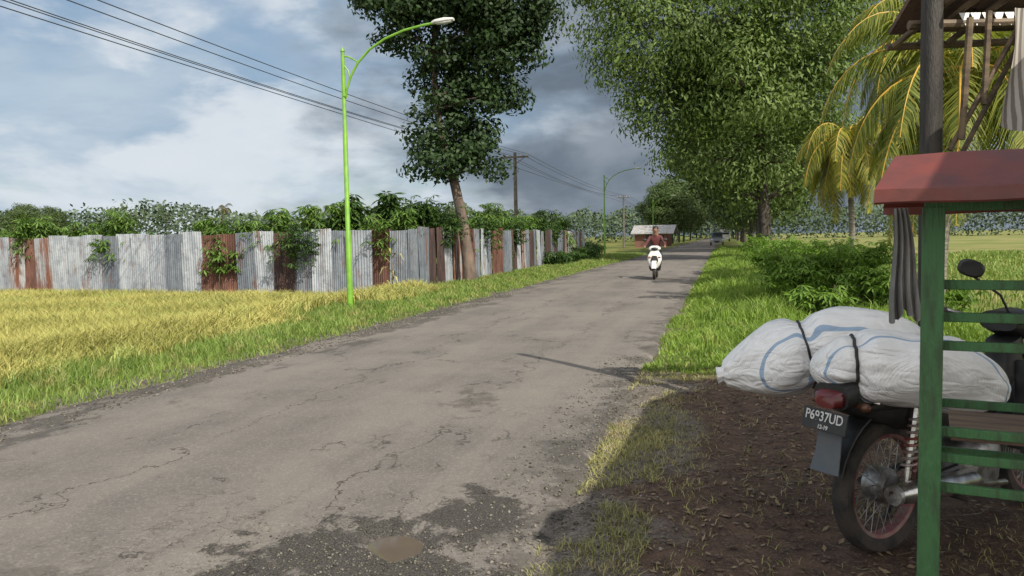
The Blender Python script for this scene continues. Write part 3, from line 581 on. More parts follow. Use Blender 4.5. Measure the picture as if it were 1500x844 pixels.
# ---------------- utility poles & wires -----------------
up=root('utility_pole',W(51,-13.4,-.3),-A,'weathered utility pole with crossarm carrying power lines','utility pole','utility poles')
MB().tube([(0,0,0),(0,0,7.35)],[.16,.10],12).obj('pole',M['concrete'],up)
ca=MB().box((0,-.13,7.05),(1.9,.10,.11)).box((-.35,-.1,6.8),(.7,.03,.04),(0,.6,0)).box((.35,-.1,6.8),(.7,.03,.04),(0,-.6,0)).obj('crossarm',M['concrete'],up,False)
mb=MB()
for x_ in(-.85,-.45,.45,.85): mb.rev([(.0,0),(.02,0),(.05,.05),(.03,.08),(.045,.11),(.02,.15),(0,.16)],(x_,-.13,7.1),(0,0,1),10,False)
mb.obj('insulators',M['platew'],ca)
for s_ in (110,168,228): 
    p=W(s_,-13.4,-.3); copy_thing(up,p,-A)
for k,(to,z0,sg) in enumerate([(-.85,6.95,.55),(-.45,6.95,.65),(.45,6.95,.58),(.85,6.95,.5),(0,6.1,.1)]):
    pts=[]; sp=[-8,51,110,168,228]
    for a,b_ in zip(sp[:-1],sp[1:]):
        for u in np.linspace(0,1,25)[:-1]: pts.append(W(a+(b_-a)*u,-13.4+to,z0-sg*4*u*(1-u)))
    o=MB().tube(pts,.012,5).obj('power_line',M['wire']); tag(o,'thin black power line strung between utility poles','power line','power lines')
# ---------------- far house -----------------
hr=root('small_house',(18.6,103,-.15),-.35,'small low brick house with pale corrugated roof by the road','house')
MB().box((0,0,1.0),(4.2,3.6,2.0)).obj('wall',M['brick'],hr,False)
MB().add([(-2.5,-2.4,1.75),(3.0,-2.4,1.75),(3.0,0,2.8),(-2.5,0,2.8),(3.0,2.4,1.75),(-2.5,2.4,1.75),(-2.5,-2.4,1.85),(3.0,-2.4,1.85),(3.0,0,2.9),(-2.5,0,2.9),(3.0,2.4,1.85),(-2.5,2.4,1.85)],[(0,1,2,3),(3,2,4,5),(6,7,8,9),(9,8,10,11),(0,1,7,6),(4,5,11,10),(0,3,9,6),(3,5,11,9),(1,2,8,7),(2,4,10,8)]).obj('roof',M['zincroof'],hr,False)
MB().box((-.2,-1.81,.85),(.9,.06,1.7)).obj('door',M['stallblack'],hr,False); MB().box((1.2,-1.81,1.2),(.9,.06,.7)).obj('window',M['dark'],hr,False)
# ---------------- vehicles far -----------------
def wheel(parent,c,r,tw,rimmat,spokes=0,rimr=None,axis=(1,0,0),seg=36):
    c=Vector(c); rimr=rimr or r*.76
    mb=MB(); mb.rev([(.0,-tw*.45),(.05*r/.29,-tw*.45),(.055*r/.29,0),(.05*r/.29,tw*.45),(0,tw*.45)],c,axis,20,False)
    if spokes:
        for i in range(spokes):
            a=2*math.pi*i/spokes; a2=a+(.5 if i%2 else -.5); sx=tw*.38*(1 if (i//2)%2 else -1)
            mb.tube([c+Vector((sx,math.cos(a)*.045,math.sin(a)*.045)),c+Vector((0,math.cos(a2)*rimr*.97,math.sin(a2)*rimr*.97))],.0018,4,False)
    else: mb.rev([(0,-.02),(rimr*.98,-.01),(rimr*.98,.01),(0,.02)],c,axis,seg,False)
    w=mb.obj('wheel',M['alu'],parent)
    MB().rev([(rimr*.93,-tw*.28),(rimr*1.0,-tw*.33),(rimr*1.02,0),(rimr*1.0,tw*.33),(rimr*.93,tw*.28),(rimr*.95,0)],c,axis,seg).obj('rim',rimmat,w)
    pr=[(rimr,-tw*.33),(rimr+(r-rimr)*.35,-tw*.48),(rimr+(r-rimr)*.75,-tw*.46),(r*.985,-tw*.3),(r,-tw*.12),(r,tw*.12),(r*.985,tw*.3),(rimr+(r-rimr)*.75,tw*.46),(rimr+(r-rimr)*.35,tw*.48),(rimr,tw*.33)]
    MB().rev(pr,c,axis,seg).obj('tyre',M['rubber'],w); return w
cr_=root('silver_car',(26.3,100.5,0.02),math.pi-A,'silver minivan driving toward the viewer on the road','car')
MB().ly([(-2.05,.62,.70,.25),(-2.0,.66,.80,.36),(-1.0,.66,.83,.40),(.6,.66,.83,.40),(1.3,.62,.82,.36),(1.9,.56,.78,.28),(2.05,.5,.68,.2)],24,5).obj('body',M['carsilver'],cr_)
cb=MB().ly([(-1.98,1.05,.68,.12),(-1.75,1.25,.70,.33),(-.5,1.3,.71,.37),(.35,1.28,.69,.34),(1.1,1.02,.66,.08)],20,4).obj('cabin_windows',M['glass'],cr_)
MB().ly([(-1.8,1.6,.6,.03),(-.6,1.66,.62,.04),(.3,1.61,.6,.03)],16,4).obj('roof_panel',M['carsilver'],cb)
for sx in(-1,1): MB().ball((sx*.58,1.96,.68),(.14,.08,.09)).obj('headlight',M['lens'],cr_)
MB().box((0,2.03,.52),(.7,.06,.16)).obj('grille',M['black'],cr_,False); MB().box((0,2.07,.4),(.42,.02,.12)).obj('number_plate',M['dark'],cr_,False)
for sx in(-.74,.74):
    for yy in(-1.3,1.35): wheel(cr_,(sx,yy,.3),.3,.18,M['alu'],0,.2)
tr=root('white_truck',(40.5,149,0.02),math.pi-A,'white box truck driving behind the silver car','truck')
MB().ly([(-3,1.5,.95,.85),(.6,1.5,.95,.85)],16,12).obj('cargo_box',M['white'],tr)
MB().ly([(.7,1.15,.9,.75),(1.6,1.15,.9,.75),(2.1,.9,.88,.5)],16,6).obj('cab',M['white'],tr)
MB().box((0,1.93,1.40),(1.5,.35,.5),(-.6,0,0)).obj('windscreen',M['glass'],tr,False)
for sx in(-.8,.8):
    for yy in(-2,1.3): wheel(tr,(sx,yy,.4),.4,.25,M['alu'],0,.25)
# ---------------- scooter + rider -----------------
SX,SY=4.58,25.0
sr=root('scooter',(SX,SY,.03),math.pi-A+.03,'white scooter with black trim being ridden along the road','scooter')
wheel(sr,(0,.62,.27),.27,.10,M['black'],0,.17); wheel(sr,(0,-.62,.27),.27,.11,M['black'],0,.17)
MB().loft([((0,.50,.36),(.10,0,0),(0,.05,0),3),((0,.50,.45),(.17,0,0),(0,.07,0),3),((0,.47,.6),(.22,0,0),(0,.08,0),3),((0,.43,.75),(.21,0,0),(0,.08,0),3),((0,.38,.88),(.13,0,0),(0,.07,0),3)],24).obj('front_shield',M['white'],sr)
MB().loft([((0,.34,.86),(.10,0,0),(0,.07,0),3),((0,.36,.94),(.19,0,0),(0,.10,0),3),((0,.36,1.0),(.18,0,0),(0,.09,0),3),((0,.32,1.05),(.10,0,0),(0,.05,0),3)],20).obj('handlebar_cover',M['white'],sr)
MB().ball((0,.46,.95),(.11,.035,.05)).obj('headlight',M['black'],sr)
MB().loft([((0,.56,.46),(.06,0,0),(0,.02,0),3),((0,.565,.6),(.12,0,0),(0,.02,0),3),((0,.55,.74),(.07,0,0),(0,.02,0),3)],14).obj('front_grille',M['black'],sr)
for sx in(-1,1):
    MB().ball((sx*.15,.52,.69),(.045,.03,.03)).obj('indicator',M['amber'],sr)
    mi=MB().tube([(sx*.2,.33,1.0),(sx*.24,.30,1.12),(sx*.3,.3,1.2)],.008,6).obj('mirror_stalk',M['black'],sr)
    MB().ball((sx*.32,.3,1.23),(.065,.02,.045)).obj('mirror',M['black'],mi)
MB().box((0,.60,.42),(.22,.015,.1)).obj('number_plate',M['platew'],sr,False)
MB().tube([(-.34,.22,.99),(-.2,.32,1.0),(0,.35,.98),(.2,.32,1.0),(.34,.22,.99)],.014,8).obj('handlebar',M['black'],sr)
MB().loft([((0,.62+.31*math.sin(a),.27+.31*math.cos(a)),(.075,0,0),(0,.012*math.sin(a),.012*math.cos(a)),4) for a in np.linspace(-.9,1.3,10)],12).obj('front_fender',M['white'],sr)
for sx in(-1,1): MB().tube([(sx*.07,.62,.27),(sx*.06,.48,.6)],.018,6).obj('fork',M['black'],sr)
MB().ly([(-.2,.30,.14,.05),(.15,.29,.17,.04),(.42,.31,.15,.05)],16,4).obj('floorboard',M['black'],sr)
MB().ly([(-.95,.72,.07,.06),(-.75,.66,.14,.12),(-.4,.58,.17,.18),(-.1,.52,.15,.2),(.0,.5,.1,.16)],20,3).obj('rear_body',M['white'],sr)
MB().ly([(-.85,.80,.09,.03),(-.6,.82,.13,.05),(-.2,.79,.13,.05),(.02,.76,.08,.04)],18,3).obj('seat',M['black'],sr)
def skin_mesh(name,nodes,edges,rootn,sub=2):
    idx={k:i for i,k in enumerate(nodes)}; me=bpy.data.meshes.new(name+'_tmp'); me.from_pydata([nodes[k][0] for k in nodes],[(idx[a],idx[b]) for a,b in edges],[])
    o=bpy.data.objects.new(name+'_tmp',me); COL.objects.link(o); o.modifiers.new('Skin','SKIN')
    for k,i in idx.items():
        r_=nodes[k][1]; r_=r_ if hasattr(r_,'__len__') else (r_,r_); me.skin_vertices[0].data[i].radius=r_
    me.skin_vertices[0].data[idx[rootn]].use_root=True
    ss=o.modifiers.new('S','SUBSURF'); ss.levels=sub; ss.render_levels=sub
    dg=bpy.context.evaluated_depsgraph_get(); dg.update(); out=bpy.data.meshes.new_from_object(o.evaluated_get(dg)); bpy.data.objects.remove(o); out.name=name; return out
nodes={'pel':((0,-.22,.86),.13),'sp1':((0,-.24,1.0),.125),'sp2':((0,-.22,1.14),.14),'ch':((0,-.18,1.27),.145),'nk':((0,-.13,1.40),.055),'hd0':((0,-.10,1.47),.075),'hd1':((0,-.09,1.55),.088),'hd2':((0,-.10,1.62),.065)}
edges=[('pel','sp1'),('sp1','sp2'),('sp2','ch'),('ch','nk'),('nk','hd0'),('hd0','hd1'),('hd1','hd2')]
for sg,k in((-1,'l'),(1,'r')):
    nodes.update({k+'sh':((sg*.17,-.16,1.31),.065),k+'el':((sg*.29,.0,1.10),.045),k+'wr':((sg*.31,.19,1.03),.03),k+'pm':((sg*.31,.24,1.02),(.035,.025)),
      k+'hp':((sg*.10,-.14,.84),.095),k+'kn':((sg*.19,.24,.78),.065),k+'an':((sg*.15,.20,.40),.04),k+'he':((sg*.15,.19,.36),.038),k+'to':((sg*.16,.36,.345),.03)})
    edges+=[('ch',k+'sh'),(k+'sh',k+'el'),(k+'el',k+'wr'),(k+'wr',k+'pm'),('pel',k+'hp'),(k+'hp',k+'kn'),(k+'kn',k+'an'),(k+'an',k+'he'),(k+'he',k+'to')]
    for j in range(4):
        fx=sg*(.285+.018*j); nodes[k+'f%da'%j]=((fx,.272,1.025),.009); nodes[k+'f%db'%j]=((fx,.282,.99-.003*j),.009); nodes[k+'f%dc'%j]=((fx,.255,.975),.008)
        edges+=[(k+'pm',k+'f%da'%j),(k+'f%da'%j,k+'f%db'%j),(k+'f%db'%j,k+'f%dc'%j)]
    nodes[k+'t1']=((sg*.275,.22,1.0),.010); nodes[k+'t2']=((sg*.27,.245,.985),.009); edges+=[(k+'pm',k+'t1'),(k+'t1',k+'t2')]
me=skin_mesh('person',nodes,edges,'pel')
for mt in('jacket','jeans','skin','black'): me.materials.append(M[mt])
for p in me.polygons:
    c=p.center; p.use_smooth=True
    if c.z>1.38 and abs(c.x)<.13: k=2
    elif c.y>.19 and c.z>.93: k=2
    elif c.z>.9: k=0
    elif c.z<.39: k=3
    else: k=1
    p.material_index=k
per=bpy.data.objects.new('person',me); COL.objects.link(per); per.location=(SX,SY,.03); per.rotation_euler=(0,0,math.pi-A+.03)
tag(per,'rider in maroon jacket seated on white scooter gripping the handlebar','person')
MB().ball((0,-.125,1.59),(.096,.098,.085),16,10).ball((0,-.155,1.53),(.088,.07,.09),14,8).obj('hair',M['hair'],per)
MB().ball((-.033,-.008,1.555),(.014,.008,.008)).ball((.033,-.008,1.555),(.014,.008,.008)).obj('eyes',M['dark'],per)
MB().loft([((0,-.01,1.55),(.008,0,0),(0,.006,0),2),((0,.005,1.52),(.015,0,0),(0,.014,0),2),((0,-.005,1.508),(.008,0,0),(0,.008,0),2)],10).obj('nose',M['skin'],per)
MB().ball((0,-.02,1.485),(.028,.012,.007)).obj('mouth',M['jacket'],per)
MB().ball((-.088,-.09,1.54),(.012,.02,.03)).ball((.088,-.09,1.54),(.012,.02,.03)).obj('ears',M['skin'],per)
# ---------------- foreground motorcycle -----------------
TH=-math.atan2(.87,.50)
mz=gzw(1.63,3.42)
mr_=root('motorcycle',(1.625,3.42,mz+.004),TH,'parked black motorcycle loaded with white sacks on its seat','motorcycle')
wheel(mr_,(0,0,.30),.30,.085,M['redrim'],36,.232,seg=56); wheel(mr_,(0,1.22,.30),.30,.075,M['redrim'],36,.232,seg=56)
MB().rev([(0,-.05),(.075,-.05),(.08,-.02),(.08,.03),(.06,.05),(0,.055)],(0,0,.30),(1,0,0),28,False).obj('wheel_hub',M['alu'],mr_)
for sg in(-1,1):
    MB().tube([(sg*.085,-.03,.30),(sg*.085,.42,.33)],.018,8).obj('swing_arm',M['black'],mr_)
    sh=MB().tube([(sg*.125,-.01,.33),(sg*.125,.02,.50)],.014,8).tube([(sg*.125,.02,.48),(sg*.125,.055,.66)],.02,8).obj('shock_absorber',M['chrome'],mr_)
    hx=[]
    for i in range(8*12+1):
        a=i/12*2*math.pi; u=i/96; hx.append((sg*.125+.028*math.cos(a),.0+.055*u+.028*math.sin(a)*.9,.40+.22*u))
    MB().tube(hx,.0065,6).obj('spring',M['springred'],sh)
mf=MB().tube([(.17,-.15,.325),(.17,-.11,.325),(.17,-.02,.318),(.17,.38,.30),(.165,.44,.29),(.14,.52,.25),(.10,.8,.2)],[.034,.042,.048,.050,.030,.018,.017],20).obj('muffler',M['chrome'],mr_)
MB().rev([(.020,0),(.040,0),(.043,.02),(.020,.02)],(.17,-.17,.326),(0,1,0),24).obj('muffler_tip',M['alu'],mf)
mb=MB().ly([(.42,.32,.10,.09),(.5,.32,.13,.12),(.7,.32,.13,.12),(.78,.33,.09,.09)],18,4)
for i in range(6): mb.box((0,.80+.022*i,.37),(.16,.008,.16))
mb.obj('engine',M['alu'],mr_)
secs=[]
for a in np.linspace(math.radians(20),math.radians(165),16):
    rr=.345; secs.append(((0,rr*math.cos(a)*1.0-.0,.31+rr*math.sin(a)),(.052,0,0),(0,.007*math.cos(a),.007*math.sin(a)),5))
MB().loft(secs,14).obj('rear_fender',M['black'],mr_)
MB().ly([(-.34,.72,.05,.035),(-.22,.70,.08,.06),(.05,.64,.10,.09),(.35,.60,.11,.10),(.55,.55,.09,.09)],20,3.2).obj('tail_cowl',M['black'],mr_)
tl=MB().loft([((0,-.31,.735),(.072,0,0),(0,0,.038),3.5),((0,-.36,.725),(.068,0,0),(0,0,.036),3.5),((0,-.38,.715),(.045,0,0),(0,0,.024),3)],22).obj('tail_light',M['redlens'],mr_)
MB().loft([((0,-.28,.75),(.09,0,0),(0,0,.062),3.5),((0,-.345,.735),(.084,0,0),(0,0,.052),3.5)],20).obj('light_surround',M['black'],tl)
for sg in(-1,1): MB().tube([(sg*.06,-.27,.70),(sg*.10,-.28,.70)],.009,6).ball((sg*.12,-.285,.70),(.024,.02,.018),12,8).obj('indicator',M['orange'],mr_)
pb=MB().box((0,0,0),(.235,.006,.086)).obj('number_plate',M['black'],mr_,False,.002,(0,-.385,.638)); pb.rotation_euler=(math.radians(-12),0,math.radians(-6))
M['plt']=simple('plate_lettering',(.66,.66,.64),(.52,.52,.51),12,.6)
def text(body,size,loc,parent,name,rot=(math.radians(90),0,0),xs=1):
    cu=bpy.data.curves.new(name,'FONT'); cu.body=body; cu.size=size; cu.align_x='CENTER'; cu.align_y='CENTER'; cu.extrude=.0008; cu.offset=.0006
    o=bpy.data.objects.new(name+'_tmp',cu); COL.objects.link(o); dg=bpy.context.evaluated_depsgraph_get(); dg.update(); me=bpy.data.meshes.new_from_object(o.evaluated_get(dg)); bpy.data.objects.remove(o)
    me.materials.clear(); me.materials.append(M['plt']); q=bpy.data.objects.new(name,me); COL.objects.link(q); q.parent=parent; q.location=loc; q.rotation_euler=rot; q.scale=(xs,1,1); return q
text('P6937UD',.057,(0,-.0048,.013),pb,'plate_number',xs=.90); text('12-19',.024,(0,-.0048,-.029),pb,'plate_date')
MB().loft([((0,-.345,.60),(.058,0,0),(0,.005,0),5),((0,-.36,.5),(.062,0,0),(0,.005,0),5),((0,-.385,.42),(.072,0,0),(0,.005,0),5)],16).obj('mud_flap',M['flap'],mr_)
MB().ly([(-.22,.68,.08,.02),(-.1,.695,.12,.04),(.25,.68,.125,.045),(.55,.72,.10,.04),(.62,.71,.05,.02)],20,3).obj('seat',M['black'],mr_)
MB().loft([((0,.55,.62),(.07,0,0),(0,.04,.06),3),((0,.8,.60),(.08,0,0),(0,.03,.08),3),((0,.95,.72),(.08,0,0),(0,.07,.05),3),((0,.95,.88),(.07,0,0),(0,.07,.02),3)],20).obj('frame_cover',M['black'],mr_)
for sg in(-1,1):
    MB().loft([((sg*.13,.86,.36),(.05,0,0),(0,.012,0),3),((sg*.16,.90,.55),(.075,0,0),(0,.014,0),3),((sg*.12,.94,.78),(.06,0,0),(0,.014,0),3)],14).obj('leg_shield',M['black'],mr_)
    MB().tube([(sg*.075,1.22,.30),(sg*.075,1.10,.6),(sg*.06,1.0,.88)],[.02,.018,.014],8).obj('front_fork',M['chrome'],mr_)
MB().loft([((0,1.22+.34*math.sin(a),.30+.34*math.cos(a)),(.065,0,0),(0,.01*math.sin(a),.01*math.cos(a)),4) for a in np.linspace(-1.3,.9,12)],12).obj('front_fender',M['black'],mr_)
hb=MB().tube([(-.33,.78,1.0),(-.22,.84,1.01),(-.08,.94,.96),(.08,.94,.96),(.22,.84,1.01),(.33,.78,1.0)],.012,8).obj('handlebar',M['chrome'],mr_)
for sg in(-1,1): MB().tube([(sg*.22,.84,1.01),(sg*.35,.765,.998)],[.019,.019],10).obj('grip',M['rubber'],hb); 
MB().tube([(.2,.9,1.01),(.28,.87,1.005),(.34,.83,.995)],.006,6).obj('brake_lever',M['alu'],hb)
MB().loft([((0,.90,.97),(.09,0,0),(0,0,.05),3),((0,1.02,.95),(.10,0,0),(0,0,.08),2.5),((0,1.08,.94),(.085,0,0),(0,0,.07),2.2)],20).obj('headlight_housing',M['black'],mr_)
MB().ball((0,1.07,.94),(.075,.03,.062),16,10).obj('headlight',M['lens'],mr_)
ms=MB().tube([(.06,.92,.97),(.03,.86,1.10),(-.03,.72,1.20)],.006,6).obj('mirror_stalk',M['black'],hb)
q=MB().loft([((0,-.012,0),(.05,0,0),(0,0,.032),2.5),((0,.0,0),(.062,0,0),(0,0,.042),2.5),((0,.018,0),(.05,0,0),(0,0,.032),2.5)],20).obj('mirror',M['black'],ms,True,0,(-.03,.71,1.235)); q.rotation_euler=(.1,.35,.8)
MB().tube([(.10,.25,.28),(.16,.26,.25),(.24,.26,.25)],.012,8).obj('footrest',M['rubber'],mr_)
MB().tube([(-.08,.40,.30),(-.16,.36,.16),(-.22,.34,.015)],.012,8).obj('kickstand',M['black'],mr_)
MB().tube([(-.11,.1,.67),(-.12,-.2,.71),(0,-.27,.74),(.12,-.2,.71),(.11,.1,.67)],.009,8).obj('grab_rail',M['chrome'],mr_)
# ---------------- sacks -----------------
def sackmat(name,bands):
    m,nt,b=nm(name); tc=nd(nt,'ShaderNodeTexCoord').outputs['Object']; sp=nd(nt,'ShaderNodeSeparateXYZ',{0:tc})
    c=mx(nt,mr(nt,noise(nt,tc,6.0,6),.35,.65),(.93,.93,.94),(.83,.83,.84)); c=mx(nt,mr(nt,noise(nt,tc,2.5,5),.55,.75,0,.4),c,(.68,.64,.60))
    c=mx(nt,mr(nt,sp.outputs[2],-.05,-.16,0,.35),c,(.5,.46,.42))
    yy=ma(nt,'ADD',sp.outputs[1],mr(nt,noise(nt,tc,3.0,2),.3,.7,-.010,.010))
    for (y0,w_,col) in bands:
        f=mr(nt,ma(nt,'ABSOLUTE',ma(nt,'SUBTRACT',yy,y0)),w_,w_*.8,0,.75); c=mx(nt,f,c,col)
    nt.links.new(c,b.inputs['Base Color']); b.inputs['Roughness'].default_value=.42
    wv=nd(nt,'ShaderNodeTexWave',{'Vector':tc,'Scale':60.0,'Distortion':.5}).outputs['Fac']; wv2=nd(nt,'ShaderNodeTexWave',{'Vector':tc,'Scale':60.0},bands_direction='Y').outputs['Fac']
    mp=nd(nt,'ShaderNodeMapping',{'Vector':tc,'Scale':(1.6,2.0,2.0)}).outputs[0]
    mp2=nd(nt,'ShaderNodeMapping',{'Vector':tc,'Scale':(1.0,4.5,4.5)}).outputs[0]
    h=ma(nt,'ADD',ma(nt,'MULTIPLY',ma(nt,'ADD',wv,wv2),.03),ma(nt,'MULTIPLY',noise(nt,mp,3.2,2,.5,.9),1.1))
    h=ma(nt,'ADD',h,ma(nt,'MULTIPLY',ma(nt,'ABSOLUTE',ma(nt,'SUBTRACT',noise(nt,mp2,3.0,2,.5,.6),.5)),1.4))
    bp=nd(nt,'ShaderNodeBump',{'Height':h,'Strength':.65,'Distance':.05}); nt.links.new(bp.outputs[0],b.inputs['Normal']); return m
def sack(name,loc,L,b_,h_,rot,mat,seed,label,pinch,straps):
    n=72; vs=[]; mN=72
    for i in range(mN+1):
        u=-1+2*i/mN; r=(1-abs(u)**2.7)**.55 if abs(u)<1 else 0
        if pinch and u<-.35: k=(-.35-u)/.65; r=min(r,1.0-.80*k**1.25) if u>-.93 else .17+.05*(-u-.93)/.07
        for us in straps: r*=1-.15*math.exp(-((u-us)/.09)**2)
        r=max(r,.02)
        for k in range(n):
            a=2*math.pi*k/n; ca,sa=math.cos(a),math.sin(a)
            y=math.copysign(abs(ca)**.9,ca); z=math.copysign(abs(sa)**.9,sa)
            fold=1+.045*math.sin(a*8+seed+u*2)*max(0,abs(u)-.4)*1.6+.05*math.sin(u*6+a*2+seed)+.025*math.sin(u*11+a*4+seed*2)
            for us in straps: fold*=1+.03*math.sin(a*13+seed)*math.exp(-((u-us)/.2)**2)
            zz=z*h_*r*fold; zz=zz if zz>0 else zz*.9
            sag=-.06*max(0,-u-.2)**1.5 if pinch else -.05*max(0,abs(u)-.3)**1.5
            vs.append((u*L/2,y*b_*r*fold,zz+sag))
    fs=[(i*n+k,i*n+(k+1)%n,(i+1)*n+(k+1)%n,(i+1)*n+k) for i in range(mN) for k in range(n)]+[tuple(range(n))[::-1],tuple(mN*n+k for k in range(n))]
    o=MB().add(vs,fs).obj(name,mat,None,True,0,loc)
    if 'sharp_edge' in o.data.attributes: o.data.attributes.remove(o.data.attributes['sharp_edge'])
    o.rotation_euler=rot; tag(o,label,'sack','white woven sacks')
    for us in straps:
        i=int((us+1)/2*mN); c=Vector((us*L/2,0,0)); pts=[]
        for k in range(n+1):
            v=Vector(vs[i*n+k%n]); d=(v-c).normalized(); pts.append(v+d*.004+Vector((.012*math.sin(k/n*12.56),0,0)))
        q=MB().tube(pts,.007,8,False).obj('rubber_strap',M['black']); q.location=loc; q.rotation_euler=rot; tag(q,'black rubber strap wound tightly around a white sack','strap','straps around the sacks')
    return o
BL=(.14,.30,.52)
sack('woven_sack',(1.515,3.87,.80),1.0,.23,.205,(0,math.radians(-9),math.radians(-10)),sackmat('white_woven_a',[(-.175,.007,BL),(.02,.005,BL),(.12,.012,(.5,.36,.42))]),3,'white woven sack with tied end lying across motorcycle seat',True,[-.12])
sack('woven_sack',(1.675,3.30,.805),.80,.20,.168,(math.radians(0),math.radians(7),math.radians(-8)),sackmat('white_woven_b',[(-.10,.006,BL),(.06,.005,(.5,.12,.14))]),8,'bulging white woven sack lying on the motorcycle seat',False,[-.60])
tag(MB().tube([(1.63,3.12,.90),(1.66,3.11,.885),(1.685,3.11,.86),(1.72,3.11,.855)],.005,6).obj('red_cord',M['redrim']),'short red cord tied into the near sack','cord')
# ---------------- rack -----------------
th=-math.radians(28.1)
kr=root('display_rack',(1.235,2.30,-.02),th,'green slatted wooden roadside rack with small red roof','rack')
for (x_,y_) in [(0,0),(1.15,0),(0,.45),(1.15,.45)]: MB().box((x_,y_,.74),(.06,.045,1.5)).obj('post',M['rackgreen'],kr,False,.004)
for i_,z_ in enumerate((1.24,1.144,1.06,.80,.724,.63)): 
    q=MB().box((0,0,0),(1.19,.02,.028)).obj('slat',M['rackgreen'],kr,False,.003,(.57,.034,z_+.02)); q.rotation_euler=(0,.006*math.sin(i_*3.),0)
for z_ in (.80,.63): MB().box((.575,.486,z_+.02),(1.20,.02,.029)).obj('slat',M['rackgreen'],kr,False,.003)
MB().box((.585,.24,.80),(1.06,.36,.02)).obj('shelf',M['board'],kr,False,.002)
mb=MB(); x0,x1=-.15,1.35; zr=1.65; ze=1.535; yc=.08
prof=[(-.28,ze-.035),(-.28,ze),(-.15,ze+(zr-ze)*.46),(-.01,zr-.002),(.0,zr+.001),(.01,zr-.002),(.16,ze+(zr-ze)*.45),(.32,ze-.03),(.32,ze-.055)]
nx=30; vs=[]
for off,sc_ in((0,1),(-.005,.985)):
    for i in range(nx+1):
        x_=x0+(x1-x0)*i/nx
        for j,(y_,z_) in enumerate(prof): vs.append((x_+(.045*(1-abs(y_)/.3) if i==0 else 0),(y_*sc_)+yc,z_+off+.0015*math.sin(i*.9+j)))
P_=len(prof); o2=(nx+1)*P_; fs=[]
for i in range(nx):
    for j in range(P_-1): a=i*P_+j; fs+=[(a,a+1,a+P_+1,a+P_),(a+o2,a+P_+o2,a+P_+1+o2,a+1+o2)]
for j in range(P_-1): fs+=[(j,j+1,j+1+o2,j+o2),(nx*P_+j,nx*P_+j+1,nx*P_+j+1+o2,nx*P_+j+o2)]
for i in range(nx): fs+=[(i*P_,(i+1)*P_,(i+1)*P_+o2,i*P_+o2),(i*P_+P_-1,(i+1)*P_+P_-1,(i+1)*P_+P_-1+o2,i*P_+P_-1+o2)]
mb.add(vs,fs).obj('roof',M['rackred'],kr)
MB().box((.575,.0,1.49),(1.2,.04,.03)).obj('roof_beam',M['rackgreen'],kr,False,.003)
# limp grey cloth hanging straight from the rack's rear corner
vs=[];nx,nz=40,18
for j in range(nz+1):
    v=j/nz; hw=.022+.026*v
    for i in range(nx+1):
        u=i/nx; ph=u*math.pi*7
        vs.append(((u-.5)*2*hw+.004*math.sin(ph*2+v*2)+.004*math.sin(v*6), .016*math.sin(ph+v*1.2)*(.5+.5*v), -v*(.36+.018*math.sin(u*9)+.01*math.sin(u*23))))
o=MB().add(vs,[(j*(nx+1)+i,j*(nx+1)+i+1,(j+1)*(nx+1)+i+1,(j+1)*(nx+1)+i) for j in range(nz) for i in range(nx)]).obj('hanging_rag',M['greycloth'],None,True,0,(1.285,2.60,1.475)); o.rotation_euler=(0,math.radians(-3),math.radians(-20)); tag(o,'limp grey cloth hanging from the corner of the rack roof','cloth')
# ---------------- stall -----------------
kr=root('roadside_stall',(2.80,5.2,-.05),0,'open roadside stall with black post and old tiled roof','stall')
def P3(x,y,z): return (x-2.80,y-5.2,z+.05)
MB().tube([P3(2.79,5.2,-.05),P3(2.77,5.2,1.3),P3(2.76,5.2,2.8),P3(2.76,5.2,4.4)],[.075,.07,.066,.055],14).obj('post',M['stallblack'],kr)
for (x_,y_) in [(4.6,5.2),(3.6,1.5),(5.5,1.5)]: MB().tube([P3(x_,y_,-.05),P3(x_,y_,2.85)],.06,10).obj('post',M['bamboo'],kr)
for (a_,b_,rr) in [((2.86,5.15,1.92),(3.28,5.1,2.72),.018),((2.98,5.22,1.9),(3.42,5.2,2.78),.018),((2.91,5.1,1.98),(2.95,5.1,2.75),.022),((3.05,5.1,2.2),(3.1,5.15,2.8),.02),((3.3,5.15,2.1),(3.25,5.1,2.8),.018)]:
    MB().tube([P3(*a_),P3(*b_)],rr,8).obj('bamboo_brace',M['bamboo'],kr)
for (a_,b_,rr) in [((2.66,5.3,2.76),(5.2,5.25,2.74),.032),((2.68,5.65,2.70),(5.0,5.6,2.72),.026),((2.9,3.4,2.72),(3.6,5.0,2.8),.03),((2.72,5.62,2.70),(2.95,4.9,2.98),.022),((2.90,5.62,2.72),(3.15,4.9,3.0),.022),((3.1,5.62,2.72),(3.35,4.9,3.0),.022)]:
    MB().tube([P3(*a_),P3((a_[0]+b_[0])/2,(a_[1]+b_[1])/2,(a_[2]+b_[2])/2+.015),P3(*b_)],rr,8).obj('bamboo_beam',M['bamboo'],kr)
def slab(poly,th_,name,mat):
    n=len(poly); vs=[P3(*p) for p in poly]+[P3(p[0],p[1],p[2]+th_) for p in poly]
    return MB().add(vs,[tuple(range(n))[::-1],tuple(range(n,2*n))]+[(i,(i+1)%n,n+(i+1)%n,n+i) for i in range(n)]).obj(name,mat,kr,False)
rf=slab([(1.74,-1.5,2.74),(1.88,.76,2.78),(2.12,1.5,2.79),(2.58,2.9,2.80),(2.88,3.9,2.81),(3.9,5.15,2.82),(7.0,5.15,3.3),(7.0,-1.5,3.3)],.05,'roof',M['thatch'])
mb=MB()
for i in range(14):
    x_=2.70+i*.17; mb.box(P3(x_+.085,5.50,2.88+.008*(i%3)),(.185,.34,.035),(-.5+.03*math.sin(i*2),.0,.03*math.sin(i)))
